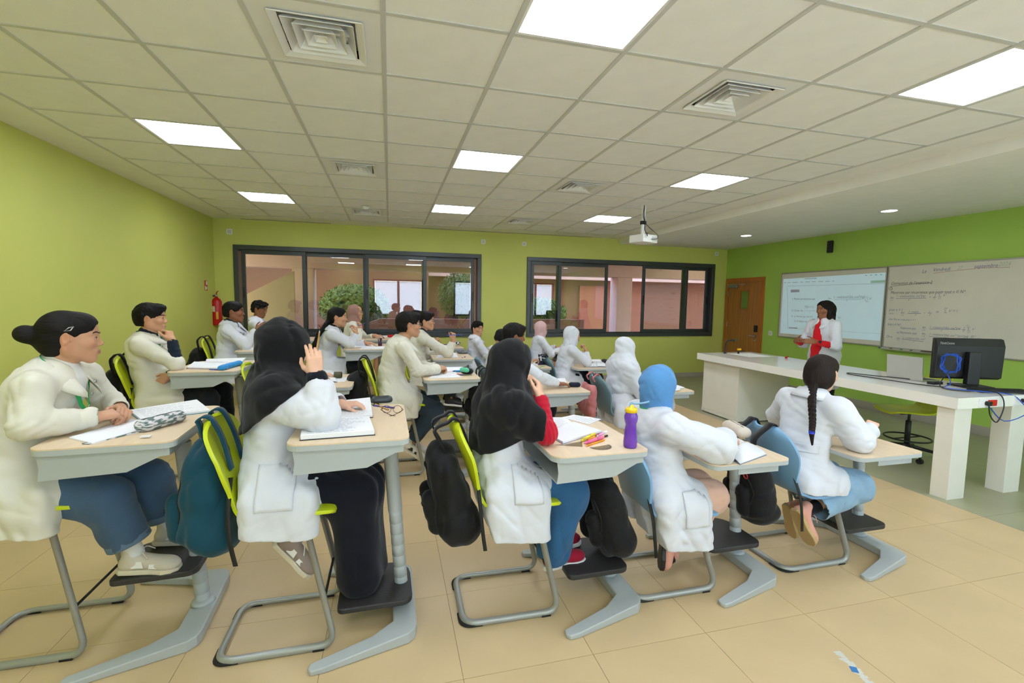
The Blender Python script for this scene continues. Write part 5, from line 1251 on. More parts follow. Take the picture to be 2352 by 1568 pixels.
M_snk = mat('sneaker_beige', C8(206, 196, 178), .6); M_snkw = mat('sneaker_white', C8(228, 222, 210), .6); M_solew = mat('sole_cream', C8(220, 210, 188), .6); M_redsh = cloth('canvas_red', C8(150, 20, 44)); M_pksh = mat('sneaker_peach', C8(222, 160, 140), .7); M_tansole = mat('sole_tan', C8(190, 160, 110), .6)
M_bluep2 = mat('pen_blue', C8(40, 80, 200), .3); M_penc = mat('pen_clear_amber', C8(190, 150, 90), .3); M_penw = mat('pen_white', C8(230, 220, 210), .4)
fist = (1.1, 1.15, 1.2, 1.2); relx = (.35, .4, .45, .5); grip = (.75, .8, .85, .9)
A = dict
person(A(name='P1', det=2, label='woman with a low hair bun and green lanyard, hands clasped on her desk', h=.685, hip=(.84, -.39), head=(1.022, -.36, 1.392), look=(.36, -.02, 0), skin='tan', fem=True, fat=.004, coat=M_cream, nf=.05, hem=.60, sw=.20, hunch=.03, bulk=1.12,
    R=A(el=(.985, -.60, 1.05), w=(1.135, -.45, 1.04), f=(.62, .78, .05), n=(.2, -.3, .9), curl=(.85, .85, .9, .9), hint=(-.1, -1, -.3)), L=A(el=(1.02, -.12, 1.05), w=(1.145, -.265, 1.04), f=(.62, -.78, .05), n=(.3, .5, .8), curl=(.6, .6, .6, .7), hint=(-.2, 1, -.6)), sleeve={1: .9, -1: .9},
    knee={-1: (1.175, -.475, .665), 1: (1.235, -.23, .66)}, ank={-1: (1.275, -.475, .405), 1: (1.31, -.22, .405)}, legs=A(t='trousers', m=M_jean, r=(.105, .098, .080), crop=.055, cuff=M_jeanl if False else cloth('denim_cuff', C8(96, 118, 138))),
    shoes=A(m=M_snk, sole=M_solew, laces=M_solew, patch=M_pw, sock=M_tshirt, d={-1: (1, -.02, -.08), 1: (1, 0, -.08)}), hair=A(t='bun', clip_=True, line=.052), lanyard=M_lany, inner=M_tshirt, buttons=M_steel, seed=11))
person(A(name='P2', det=1, label='smiling boy in cream coat over navy sleeves, chin on hand, by left wall', h=.70, hip=(.58, 1.51), head=(.545, 1.505, 1.403), look=(.12, .02, 0), skin='med', fem=False, smile=1, coat=M_cream, hem=.66, hunch=.05, nf=.03,
    R=A(el=(.765, 1.35, 1.05), w=(.74, 1.37, 1.23), f=(-.35, .25, .9), n=(.9, -.3, .3), curl=(.9, 1, 1.1, 1.1), hint=(.6, -.6, -1)), L=A(w=(.70, 1.40, .95), f=(-.5, -.2, -.4), n=(.7, -.3, .6), hint=(-.4, .8, -.6), curl=relx), sleeve={-1: .08, 1: .8}, under={-1: M_navy, 1: M_navy},
    knee={-1: (.96, 1.40, .745), 1: (.99, 1.64, .77)}, ank={-1: (1.0, 1.40, .40), 1: (1.03, 1.62, .40)}, legs=A(t='trousers', m=M_charc), hair=A(t='short', fringe=True, line=.040, puff=.006), inner=M_navy, lanyard=M_lany, seed=12))
person(A(name='P3', det=1, label='boy in a white coat and dark shirt beside the fire extinguisher, elbows on his desk', h=.715, hip=(.63, 3.05), head=(.70, 3.06, 1.418), look=(.04, 0, 0), skin='brown', fem=False, coat=M_coat, hem=.64, hunch=.02,
    R=A(el=(.85, 2.90, 1.055), w=(.955, 2.95, 1.21), f=(.75, .3, .7), n=(.2, -.9, .3), curl=relx, hint=(.1, -.5, -1)), L=A(w=(.96, 3.12, 1.18), f=(.6, -.3, .6), n=(0, .9, .3), hint=(0, .6, -1)), sleeve={-1: .82, 1: .82}, hair=A(t='short', line=.040), inner=M_navy, lanyard=cloth('cord_dark', C8(60, 64, 70)), seed=13))
person(A(name='P4', det=1, label='curly haired boy with a faint moustache in a white coat below the left window', h=.72, hip=(.55, 4.6), head=(.59, 4.605, 1.412), look=(-.32, -.18, 0), skin='brown', fem=False, stub=.6, coat=M_coat, hem=.66, R=A(w=(.93, 4.5, 1.03), f=(1, .2, 0)), L=A(w=(.93, 4.72, 1.03), f=(1, -.3, 0)), hair=A(t='short', curly=True, fringe=True, line=.036, puff=.006), legs=A(t='trousers', show=False), shoe=False, seed=14))
person(A(name='P5', det=2, label='student in a long black hijab and white coat holding a pen to her forehead', h=.645, hip=(1.90, -.55), patch=[((1.935, -.80, .77), (.075, .088), (0, -1, 0), 'pocket')], head=(1.935, -.50, 1.338), look=(.62, -.22, 0), skin='light', coat=M_coat, hem=.555, hemf=.02, nf=.02, hunch=.02, bulk=1.05, sw=.20, flap=.02,
    R=A(el=(2.13, -.71, 1.06), w=(2.095, -.66, 1.235), f=(-.10, .16, 1), n=(.25, -1, .1), curl=(.32, .36, .48, .55), hint=(.4, -.4, -1), th=.7, spread=.1), L=A(w=(2.16, -.32, 1.03), f=(1, 0, 0), hint=(-.2, 1, -.6)), sleeve={-1: .60, 1: .9}, sr=(.085, .075, .062), under={-1: M_blacksk}, ur=.05, collar=False, vneck=False,
    knee={-1: (2.245, -.56, .635), 1: (2.26, -.42, .635)}, ank={-1: (2.27, -.56, .20), 1: (2.28, -.44, .20)}, legs=A(t='skirt', m=M_blacksk, hem=.135, flare=.10), shoes=A(m=mat('sneaker_taupe', C8(150, 132, 122), .7), sole=M_solew, laces=M_pw, patch=M_pw, skip=(1,), at={-1: (1.985, -.58, .44)}, d={-1: (.62, 0, -.78)}, u={-1: (.78, -.1, .6)}), seed=15,
    hair=A(t='hijab', m=M_hb, vol=1.12, ex=.026, arms=.6, cape=[((1.93, -.6, 1.10), (.62, 0, -.78)), ((1.80, -.6, .95), (0, 0, -1))]), lanyard=None, pen=(-1, M_penc, (2.085, -.60, 1.315), (2.105, -.61, 1.43)), pen_label='clear pen held up by the student in the long black hijab'))
person(A(name='P6', det=1, label='girl with a long black ponytail and green lanyard leaning on her desk', h=.67, hip=(1.66, 3.08), head=(1.815, 3.06, 1.36), look=(-.08, 0, 0), skin='med', coat=M_coat, hem=.60, hunch=.02, nf=.05,
    R=A(el=(1.96, 2.90, 1.055), w=(2.035, 2.93, 1.165), f=(-.1, .1, 1), n=(.9, -.3, .1), curl=grip, hint=(.2, -.5, -1)), L=A(w=(2.12, 3.15, 1.04), f=(1, -.2, 0)), sleeve={-1: .8, 1: .9}, hair=A(t='pony', line=.052, tail=[(1.69, 3.01, 1.27), (1.61, 2.975, 1.17), (1.565, 2.955, 1.05), (1.545, 2.955, .93)]), legs=A(t='trousers', m=M_charc), lanyard=M_lany, inner=M_blacksk, seed=16))
person(A(name='P7', det=1, label='smiling student in a mauve hijab and glasses below the left window', h=.68, hip=(1.80, 4.6), head=(1.915, 4.6, 1.375), look=(-.22, .05, 0), skin='med', smile=1, coat=M_cream, hem=.62, collar=False, vneck=False, glasses=True,
    R=A(w=(1.995, 4.46, 1.13), f=(-.1, .1, 1), n=(.8, -.5, .1), curl=grip, hint=(.3, -.5, -1)), L=A(w=(2.20, 4.52, 1.03), f=(1, -.1, 0), n=(0, 0, 1), curl=relx), sleeve={-1: .85, 1: .75}, hair=A(t='hijab', m=M_mauve), legs=A(t='trousers', show=False), shoe=False, seed=17,
    pen=(-1, M_bluep2, (1.93, 4.44, 1.16), (2.05, 4.42, 1.22)), pen_label='blue pen in the raised hand of the mauve hijab student'))
person(A(name='P8', det=2, label='boy with glasses in a long cream coat, jeans and striped white sneakers', h=.645, hip=(2.45, 1.49), head=(2.59, 1.51, 1.352), look=(.10, .03, 0), skin='tan', fem=False, smile=.6, coat=M_cream, hem=.555, nf=.05, hunch=.05, sw=.205, glasses=True,
    R=A(el=(2.655, 1.29, .955), w=(2.84, 1.40, .95), f=(.7, .6, .1), n=(.2, -.2, 1), curl=(.8, .8, .9, .9), hint=(-.1, -.8, -1)), L=A(w=(2.84, 1.60, .945), f=(.7, -.6, .1), n=(.2, .3, 1), hint=(0, .8, -1)), sleeve={-1: .92, 1: .92},
    knee={-1: (2.82, 1.40, .565), 1: (2.80, 1.62, .60)}, ank={-1: (2.60, 1.40, .27), 1: (2.62, 1.58, .26)}, legs=A(t='trousers', m=M_jeand, r=(.095, .075, .060)), shoes=A(m=M_snkw, sole=M_solew, laces=M_pw, patch=M_black, d={-1: (.75, -.1, -.5), 1: (.8, 0, -.4)}, u={-1: (.5, 0, .8), 1: (.4, 0, .9)}), hair=A(t='short', fringe=True, line=.045, puff=.006), seed=18))
person(A(name='P9', det=1, label='boy with round glasses raising a blue pen below the left window', h=.60, hip=(2.76, 3.05), head=(2.86, 3.06, 1.316), look=(-.28, .04, 0), skin='tan', fem=False, coat=M_cream, hem=.54, nf=.05, hunch=.04, glasses=True,
    R=A(el=(3.11, 2.85, .93), w=(3.185, 2.90, 1.085), f=(.1, .1, 1), n=(.6, -.7, .1), curl=fist, hint=(.2, -.6, -1)), L=A(w=(3.08, 3.14, .915), f=(.9, -.5, 0), n=(0, 0, 1), curl=relx), sleeve={-1: .72, 1: .9}, hair=A(t='short', fringe=True, line=.042, puff=.010), inner=M_navy, legs=A(t='trousers', m=M_charc), seed=19,
    pen=(-1, M_bluep2, (3.10, 2.86, 1.155), (3.27, 2.84, 1.16)), pen_label='blue pen in the raised fist of the boy with round glasses'))
person(A(name='P10', det=1, label='boy in a white coat looking back over his shoulder at the camera', h=.44, hip=(3.74, 4.6), head=(3.80, 4.58, 1.128), look=(-1.12, .0, 0), skin='tan', fem=False, coat=M_coat, hem=.38, R=A(w=(4.12, 4.46, .80), f=(1, .2, 0)), L=A(w=(4.12, 4.72, .80), f=(1, -.2, 0)), hair=A(t='short', fringe=True, line=.040, puff=.006), legs=A(t='trousers', show=False), shoe=False, seed=20))
person(A(name='P11', det=0, label='boy with cropped hair looking down, partly behind another boy', h=.44, hip=(3.70, 3.05), head=(3.85, 3.06, 1.09), look=(.35, -.5, 0), skin='tan', fem=False, coat=M_cream, hem=.36, nf=.07, R=A(w=(4.20, 2.90, .80), f=(.8, .1, .3), curl=grip), L=A(w=(4.1, 3.2, .79), f=(1, 0, 0)), hair=A(t='short', line=.05), legs=A(t='trousers', show=False), shoe=False, seed=21,
    pen=(-1, M_penw, (4.26, 2.90, .86), (4.38, 2.86, .845)), pen_label='white pencil in the hand of the boy looking down'))
person(A(name='P12', det=1, label='dark haired boy in a white coat with a black cuff behind the black hijab', h=.53, hip=(3.50, 1.48), head=(3.60, 1.51, 1.24), look=(.0, -.06, 0), skin='brown', fem=False, coat=M_coat, hem=.46, R=A(w=(3.99, 1.32, .795), f=(1, .05, -.05), n=(0, -.1, 1), curl=relx, hint=(0, -1, -.5)), L=A(w=(3.9, 1.6, .79), f=(1, -.2, 0)), sleeve={-1: .84, 1: .9}, under={-1: M_blacksk}, ur=.038, hair=A(t='short', fringe=True, line=.048, puff=.012), seed=22))
person(A(name='P13', det=2, label='student in a black hijab over red sleeves, hands clasped at her chin', h=.585, hip=(2.98, -.58), patch=[((3.06, -.83, .70), (.07, .085), (0, -1, 0), 'pocket')], head=(3.035, -.555, 1.255), look=(.36, -.12, 0), skin='light', coat=M_coat, hem=.43, hemf=.01, nf=.03, hunch=.03, nosl=True, sr=(.072, .066, .06), collar=False, vneck=False, bulk=1.04,
    R=A(el=(3.165, -.74, .935), w=(3.165, -.655, 1.085), f=(.02, .42, .95), n=(.85, -.5, .1), curl=(.7, .75, .8, .8), hint=(.3, -.5, -1), th=.4), L=A(el=(3.20, -.40, .93), w=(3.175, -.50, 1.085), f=(.02, -.42, .95), n=(.85, .5, .1), curl=(.75, .75, .8, .8), hint=(.3, .5, -1)), under={-1: M_redf, 1: M_redf}, ufull=True, ur=.045,
    knee={-1: (3.33, -.62, .575), 1: (3.35, -.46, .575)}, ank={-1: (3.27, -.62, .24), 1: (3.30, -.48, .26)}, legs=A(t='skirt', m=M_jeansk, hem=.185, flare=.085), seed=23,
    shoes=A(m=M_redsh, sole=M_pw, laces=M_pw, d={-1: (.95, .1, .02), 1: (.95, .1, .05)}),
    hair=A(t='hijab', m=M_hb, vol=1.05, ex=.026, arms=True, cape=[((2.95, -.6, .86), (.3, 0, -1)), ((3.13, -.6, .95), (1, 0, -.15))]), lanyard=M_lany))
person(A(name='P14', det=0, label='student in a pale pink hijab and glasses below the right window', h=.44, hip=(4.80, 4.6), head=(4.895, 4.6, 1.135), look=(.02, .16, 0), skin='med', smile=1, coat=M_coat, hem=.38, collar=False, vneck=False, glasses=True, R=A(w=(5.22, 4.48, .80), f=(1, 0, 0)), L=A(w=(5.2, 4.72, .80), f=(1, 0, 0)), hair=A(t='hijab', m=M_pinkh), legs=A(t='trousers', show=False), shoe=False, seed=24))
person(A(name='P15', det=1, label='student in a white hijab resting her chin on her hand by an open book', h=.44, hip=(4.70, 3.07), head=(4.84, 3.06, 1.13), look=(-.08, -.02, 0), skin='tan', coat=M_coat, hem=.33, collar=False, vneck=False, nf=.05, R=A(el=(4.985, 2.88, .775), w=(4.985, 2.93, .925), f=(-.25, .3, .95), n=(.9, -.3, 0), curl=fist, hint=(.4, -.4, -1)), L=A(w=(5.08, 3.2, .76), f=(1, -.2, 0)), sleeve={-1: .78, 1: .9}, hair=A(t='hijab', m=M_wh), legs=A(t='skirt', m=M_blacksk, hem=.12), lanyard=M_lany, seed=25))
person(A(name='P16', det=1, label='student in a long white hijab covering her shoulders, next to the pink tote bag', h=.44, hip=(4.74, 1.46), head=(4.80, 1.49, 1.11), look=(.12, -.02, 0), skin='light', coat=M_coat, hem=.33, collar=False, vneck=False, R=A(w=(5.08, 1.34, .76), f=(1, 0, 0)), L=A(w=(5.08, 1.6, .76), f=(1, -.2, 0)), lanyard=M_lany, hair=A(t='hijab', m=M_wh, arms=True, ex=.02, fo=.004, cape=[((4.7, 1.46, .58), (.35, 0, -1))]), legs=A(t='skirt', m=M_wh, hem=.12), seed=26))
person(A(name='P17', det=2, label='student in a bright blue hijab and long white coat seen from behind', h=.44, hip=(3.91, -.61), skw=.185, patch=[((3.98, -.90, .50), (.07, .09), (0, -1, 0), 'pocket')], head=(3.895, -.575, 1.115), look=(.42, -.06, 0), skin='light', coat=M_coat, hem=.285, hemf=.0, nf=.02, bulk=1.06, sw=.20, collar=False, vneck=False, flap=.0, sr=(.085, .085, .066),
    R=A(el=(4.09, -.86, .835), w=(4.24, -.72, .825), f=(.9, .4, -.05), hint=(.1, -1, -.3)), L=A(w=(4.2, -.42, .80), f=(1, 0, 0), hint=(-.1, 1, -.4)), sleeve={-1: .98, 1: .95}, knee={-1: (4.22, -.66, .475), 1: (4.24, -.5, .475)}, ank={-1: (3.985, -.69, .265), 1: (4.06, -.52, .22)}, legs=A(t='trousers', m=M_rosy, r=(.10, .085, .075), crop=.02),
    shoes=A(m=M_pksh, sole=M_black, laces=M_pksh, d={-1: (-.12, -.12, -1), 1: (.4, 0, -.8)}, u={-1: (.9, -.3, 0), 1: (.8, 0, .4)}), hair=A(t='hijab', m=M_blueh, loose=True, fh=.003), lanyard=M_lany, seed=27))
person(A(name='P18', det=2, label='student with a long dark braid, white coat and pale jeans seen from behind', h=.45, hip=(4.92, -.56), skw=.16, patch=[((4.79, -.62, .72), (.16, .025), (-1, -.35, 0), 'back_belt')], head=(5.085, -.55, 1.155), look=(.22, -.05, 0), skin='light', coat=M_coat, hem=.46, hemf=.05, nf=.06, bulk=1.06, sw=.20, vneck=False, by=.05, sr=(.080, .074, .050),
    R=A(el=(5.11, -.80, .795), w=(5.37, -.66, .80), f=(.75, .35, .42), n=(-.3, -.5, 1), curl=fist, hint=(-.4, -.6, -.45)), L=A(w=(5.25, -.40, .775), f=(1, -.2, 0), hint=(0, 1, -.4)), sleeve={-1: .88, 1: .93}, knee={-1: (5.27, -.68, .45), 1: (5.27, -.47, .45)}, ank={-1: (4.88, -.69, .33), 1: (5.02, -.50, .25)}, legs=A(t='trousers', m=M_jeanl, r=(.105, .092, .085), crop=.07),
    shoes=A(m=M_pksh, sole=M_tansole, laces=M_pksh, d={-1: (.42, -.12, -.8), 1: (.30, .05, -.85)}, u={-1: (.8, .2, .45), 1: (.8, 0, .4)}, sock=M_blacksk), hair=A(t='braid', m=M_hairb, full=True, line=.055, tail=[(4.96, -.60, 1.05), (4.90, -.66, .98), (4.835, -.73, .90), (4.79, -.77, .845)], tie=(4.79, -.77, .85)), seed=28, pen=(-1, M_black, (5.42, -.60, .80), (5.50, -.62, .76)), pen_label='black pen in the fist of the braided student'))
person(A(name='P21', det=0, label='boy mostly hidden behind two boys with glasses under the left window', h=.65, hip=(2.72, 4.6), head=(2.83, 4.6, 1.30), look=(0, 0, 0), skin='tan', fem=False, coat=M_cream, hem=.6, R=A(w=(3.08, 4.50, .95), f=(.8, .1, .5), curl=fist), L=A(w=(3.1, 4.7, .93), f=(1, 0, 0)), hair=A(t='short', line=.05), legs=A(t='trousers', show=False), shoe=False, seed=29))
person(A(name='P22', det=0, label='student in a light blue top hidden behind the large black hijab', h=.56, hip=(1.46, 1.48), head=(1.57, 1.50, 1.20), look=(.1, -.3, 0), skin='light', coat=M_lblue, hem=.52, collar=False, vneck=False, R=A(w=(1.80, 1.38, .91), f=(1, .2, 0), curl=grip), L=A(w=(1.8, 1.6, .90), f=(1, -.2, 0)), hair=A(t='hijab', m=M_hb), legs=A(t='trousers', show=False), shoe=False, seed=30))
person(A(name='T', det=1, label='teacher with long black hair, red blouse and white coat before the projection', h=.45, stand=True, hip=(8.0, 2.02), head=(7.95, 2.01, 1.53), look=(PI*.97, -.03, 0), by=PI*1.02, skin='brown', smile=.5, coat=M_coat, hem=.50, nf=.0, k=1.0, hunch=0, sw=.19,
    L=A(w=(7.70, 1.885, 1.12), f=(-.75, .55, .05), n=(-.3, -.9, .3), curl=(.2, .2, .25, .3), th=.2, hint=(.4, -.5, -1)), R=A(w=(7.66, 2.15, 1.11), f=(-.5, -.7, .2), n=(-.5, .8, .2), curl=(.25, .3, .3, .3), th=.2, hint=(.4, .5, -1)), sleeve={1: .22, -1: .3}, under={1: M_redb, -1: M_redb}, ur=.036, inner=M_redb,
    hair=A(t='long', line=.056, locks=[((-.06, .05, .02), (-.05, .06, -.20), .050, .040), ((-.06, -.05, .02), (-.05, -.065, -.20), .050, .040), ((-.02, .062, .04), (.015, .075, -.19), .035, .028), ((-.02, -.062, .04), (.015, -.080, -.19), .035, .030), ((-.08, 0, 0), (-.075, 0, -.22), .06, .045)]), legs=A(t='trousers', m=M_charc), seed=31))
# teacher's blouse front and watch
rt, Ht, at_, lt_, nbt = PERS['T']
o_ = Vector((rt.location.x, rt.location.y, 0)); el, Wt = at_[1][1], at_[1][2]; dW = Vector((Wt-el).tolist()).normalized()
b_ = MB(); b_.tube([Vector(Wt)-dW*.045, Vector(Wt)-dW*.020], .031, 20); q = b_.build('watch_strap', M_pw, rt); q.location = -o_
b_ = MB(); b_.box(-.017, .017, -.018, .018, 0, .012); zz = Vector((-.3, -.9, .3)).normalized(); xx = (dW-zz*dW.dot(zz)).normalized(); yy = zz.cross(xx)
b_.xf(Matrix.Translation(Vector(Wt)-dW*.032+zz*.026) @ Matrix((xx, yy, zz)).transposed().to_4x4()); q = b_.build('watch', M_black, rt, bevel=.003); q.location = -o_
f = Field((7.70, 1.86, .80), (8.0, 2.16, 1.36), .008); f.cap((7.875, 2.01, 1.30), (7.86, 2.01, 1.02), .055, .062, .02); f.cap((7.86, 2.01, 1.02), (7.845, 2.02, .90), .062, .055, .02); f.noise(.004, 40, 2, (1, 1, .3))
q = sculpt('blouse', f, M_redb, rt, 1); q.location = -o_
# ---------------------------------------------------------------- bags on the chair backs
def ll(f, mb_mat, name, parent, org, sm=1):
    o = sculpt(name, f, mb_mat, parent, sm); o.location = Vector(o.location)-Vector(org); return o
def backpack(key, m, label, kind='big', tilt=.0, dz=0, w=.15, hgt=.44, dx=0, strap=None, side=0, mm=None, thick=0):
    x, y, h, rz = CH[key]; strap = strap or m; top = h+.385+dz; root = empty('backpack' if kind != 'tote' else 'tote_bag', (x-.34, y, h), 0, label, 'backpack' if kind != 'tote' else 'bag')
    org = (x-.34, y, h); X = x-.265+dx; zc = top-(.10 if kind != 'tote' else .02)-hgt/2
    def P(a, b, c): return np.array([X-.075+a+tilt*(zc-c)*1.0, y+b+side, c])
    f = Field(P(0, 0, zc)-[.34, .26, hgt/2+.12], P(0, 0, zc)+[.2, .26, hgt/2+.12], .009)
    if kind == 'tote':
        for b in (-.1, 0, .1): f.cap(P(0, b, zc+hgt/2-.10), P(-.01, b, zc-hgt/2+.05), .035, .055, .06)
        f.noise(.006, 30, key); f.folds(.006, 60, key, (1, 1, .3))
    else:
        for b in (-.5, .5):
            f.cap(P(.0, b*w, zc+hgt/2-.09), P(-.0, b*w, zc-hgt/2+.08), .066, .085, .05)
            if thick: f.cap(P(-thick*.6, b*w*.9, zc+hgt/2-.16), P(-thick, b*w*.9, zc-hgt/2+.10), .06, .08, .05)
        f.cap(P(0, 0, zc+hgt/2-.06), P(0, 0, zc-hgt/2+.06), .07, .09, .05)
        f.noise(.003, 26, key); f.folds(.007, 46, key, (1, 1, .7))
    ll(f, m, 'bag_body', root, org)
    if kind != 'tote':
        f = Field(P(0, 0, zc)-[.36, .2, hgt/2], P(0, 0, zc)+[.1, .2, hgt/2], .009)
        for b in (-.06, .06): f.cap(P(-.075-thick, b, zc-.01), P(-.08-thick, b, zc-hgt/2+.10), .042, .05, .05)
        f.noise(.003, 30, key+1); ll(f, mm or m, 'front_pocket', root, org)
        from mathutils.bvhtree import BVHTree
        bvs = [BVHTree.FromPolygons([v.co for v in q_.data.vertices], [p.vertices[:] for p in q_.data.polygons]) for q_ in root.children]
        def skin_line(pts, nm_):
            out = []
            for p in pts:
                o0 = Vector(P(-.5, p[0], p[1])); hs = [bv.ray_cast(o0, Vector((1, 0, 0)), .7) for bv in bvs]; hs = [h_ for h_ in hs if h_[0] is not None]
                if hs: out.append(min(hs, key=lambda h_: h_[3])[0]-Vector((.002, 0, 0)))
            if len(out) > 3: o = MB().tube(out, .0032, 5).build(nm_, M_rub, root); o.location = -Vector(org)
        skin_line([(b, zc-.02-abs(b)*.3) for b in np.linspace(-.085, .085, 12)], 'zipper')
        skin_line([(.12*math.sin(a), zc-.02+(hgt/2-.08)*math.cos(a)) for a in np.linspace(-2.0, 2.0, 26)], 'zipper')
        skin_line([(b, zc+hgt/2-.13) for b in np.linspace(-.06, .06, 8)], 'seam')
    # straps hooked over the top of the chair back
    for i, b in enumerate((-.075, .075)):
        zt = h+.40; pts = [P(.03, b, zc+hgt/2-.04), P(.01, b, top-.02), (x-.31, y+b+side, zt+.005), (x-.285, y+b+side, zt+.022), (x-.255, y+b+side, zt+.006), (x-.215, y+b+side, zt-.09), (x-.185, y+b*1.05+side, zt-.22)]
        w_ = .022 if kind != 'tote' else .013; pp = catmull(pts, 5); V = []; F = []
        for p in pp: V += [(p[0], p[1]-w_, p[2]), (p[0], p[1]+w_, p[2])]
        F = [(2*k, 2*k+1, 2*k+3, 2*k+2) for k in range(len(pp)-1)]
        o = MB().add(V, F, True).build('strap', strap, root); o.location = -Vector(org); md = o.modifiers.new('s', 'SOLIDIFY'); md.thickness = .008; md.offset = 0
    if kind == 'big':
        o = MB().tube(catmull([P(.03, -.03, zc+hgt/2-.03), P(.01, -.035, zc+hgt/2+.045), P(.01, .035, zc+hgt/2+.045), P(.03, .03, zc+hgt/2-.03)], 6), .009, 8).build('grab_handle', strap, root); o.location = -Vector(org)
        pp = catmull([(x-.175, y-.13+side, h+.16), (x-.17, y-.20+side, h+.02), (x-.16, y-.215+side, h-.10), (x-.145, y-.21+side, h-.20)], 6); V = []
        for p in pp: V += [(p[0]-.009, p[1], p[2]), (p[0]+.009, p[1], p[2])]
        o = MB().add(V, [(2*k, 2*k+1, 2*k+3, 2*k+2) for k in range(len(pp)-1)], True).build('hanging_strap', M_rub, root); o.location = -Vector(org); md = o.modifiers.new('s', 'SOLIDIFY'); md.thickness = .003
    return root, P, zc
M_teal = cloth('nylon_teal', C8(14, 66, 84), .7, .4, 60, .1); M_bk = cloth('nylon_black', C8(20, 20, 23), .7, .4, 60, .1); M_nvb = cloth('nylon_navy', C8(26, 32, 54), .7, .4, 60); M_rose = cloth('tote_rose', C8(206, 128, 128), .8, .4, 80)
backpack(2, M_teal, 'large teal backpack with black straps hanging on a lime chair', hgt=.50, w=.16, dz=.02, tilt=.10, strap=M_teal, thick=.055, dx=.06)
backpack(3, M_bk, 'large black backpack on the lime chair next to the red sleeved student', hgt=.50, tilt=.30, thick=.04, w=.165, dx=.055)
rt, P_, zc = backpack(4, M_bk, 'black backpack between the purple bottle desk and the blue hijab student', hgt=.46, tilt=.30, thick=.03, w=.15, dz=-.06)
rt, P_, zc = backpack(5, M_bk, 'black backpack with a small red ring badge behind the braided student', hgt=.44, tilt=.25, thick=.03, w=.15, dz=-.04)
ring = MB().tube([P_(-.105, -.10+.016*math.cos(a), zc+.10+.018*math.sin(a)) for a in np.linspace(0, 2*PI, 18, endpoint=False)], .003, 6, closed=True).build('ring_badge', M_red, rt); ring.location = -Vector(rt.location)
backpack(6, M_bk, 'black bag on the lime chair of the smiling boy', hgt=.42, w=.14)
backpack(11, M_bk, 'black bag on the lime chair under the fire extinguisher', hgt=.34, w=.14, kind='small')
backpack(8, M_bk, 'black bag behind the boy in the long cream coat', hgt=.42, w=.13, kind='small')
backpack(9, M_bk, 'dark rucksack on the grey-blue chair beside the mint pencil case', hgt=.36, w=.13, kind='small')
backpack(15, M_nvb, 'small navy backpack on the chair behind the chin-resting student', hgt=.30, w=.11, kind='small', dz=.05)
rt, P_, zc = backpack(10, M_rose, 'rose pink cloth tote bag hanging from a grey-blue chair', kind='tote', hgt=.38, dz=.02)

# ---------------------------------------------------------------- things lying on the desks
CAMP = Vector((2.4183, -2.907, 1.5862))
def onz(U, V, z):
    d = fwd+rgt*((U-1176)/1073.74)-upv*((V-784)/1073.74); q = CAMP+d*((z-CAMP.z)/d.z); return Vector((q.x, q.y, z))
def pts4(c, z): return [onz(u, v, z) for u, v in c]
def slab(mb, q, z0, z1): 
    n = len(q); a = sum((q[(i+1) % n][0]-q[i][0])*(q[(i+1) % n][1]+q[i][1]) for i in range(n)); q = q[::-1] if a > 0 else q
    return mb.add([(p[0], p[1], z0) for p in q]+[(p[0], p[1], z1) for p in q], [tuple(range(n-1, -1, -1)), tuple(range(n, 2*n))]+[(i, (i+1) % n, n+(i+1) % n, n+i) for i in range(n)])
def writing(q, z, parent, org, lines=12, m=None, seed=1, x0=.08, x1=.92):
    rs = random.Random(seed); mb = MB(); a, b, c, d = [Vector(p) for p in q]      # a-b lower edge, d-c upper edge
    for i in range(lines):
        t = .08+.86*i/lines; L = a.lerp(d, t); R = b.lerp(c, t); e = x1-rs.random()*.3; s_ = x0
        while s_ < e:
            w_ = .04+rs.random()*.07; p0 = L.lerp(R, s_); p1 = L.lerp(R, min(e, s_+w_)); n_ = (d-a).normalized()*.0016
            mb.add([(p0.x-n_.x, p0.y-n_.y, z), (p1.x-n_.x, p1.y-n_.y, z), (p1.x+n_.x, p1.y+n_.y, z), (p0.x+n_.x, p0.y+n_.y, z)], [(0, 1, 2, 3)]); s_ += w_+.02
    o = mb.build('handwriting', m or M_ink, parent); o.location = -Vector(org); o['kind'] = 'stuff'; return o
def sheet(name, corners, z, th, label, cat='notebook', cover=None, lines=12, seed=1, grp=None, lift=0):
    q = [onz(u, v, z+th) for u, v in corners]; c = sum(q, Vector())/len(q); org = Vector((c.x, c.y, z)); root = empty(name, org, 0, label, cat, grp)
    if cover: slab(MB(), [p+(p-c).normalized()*.004 for p in q], z, z+.0015+th*.1).build('cover', cover, root).location = -org; 
    o = slab(MB(), q, z+(.0016+th*.1 if cover else 0), z+th).build('pages', M_paper, root); o.location = -org
    if lines: writing(q, z+th+.0003, root, org, lines, None, seed)
    return root, q
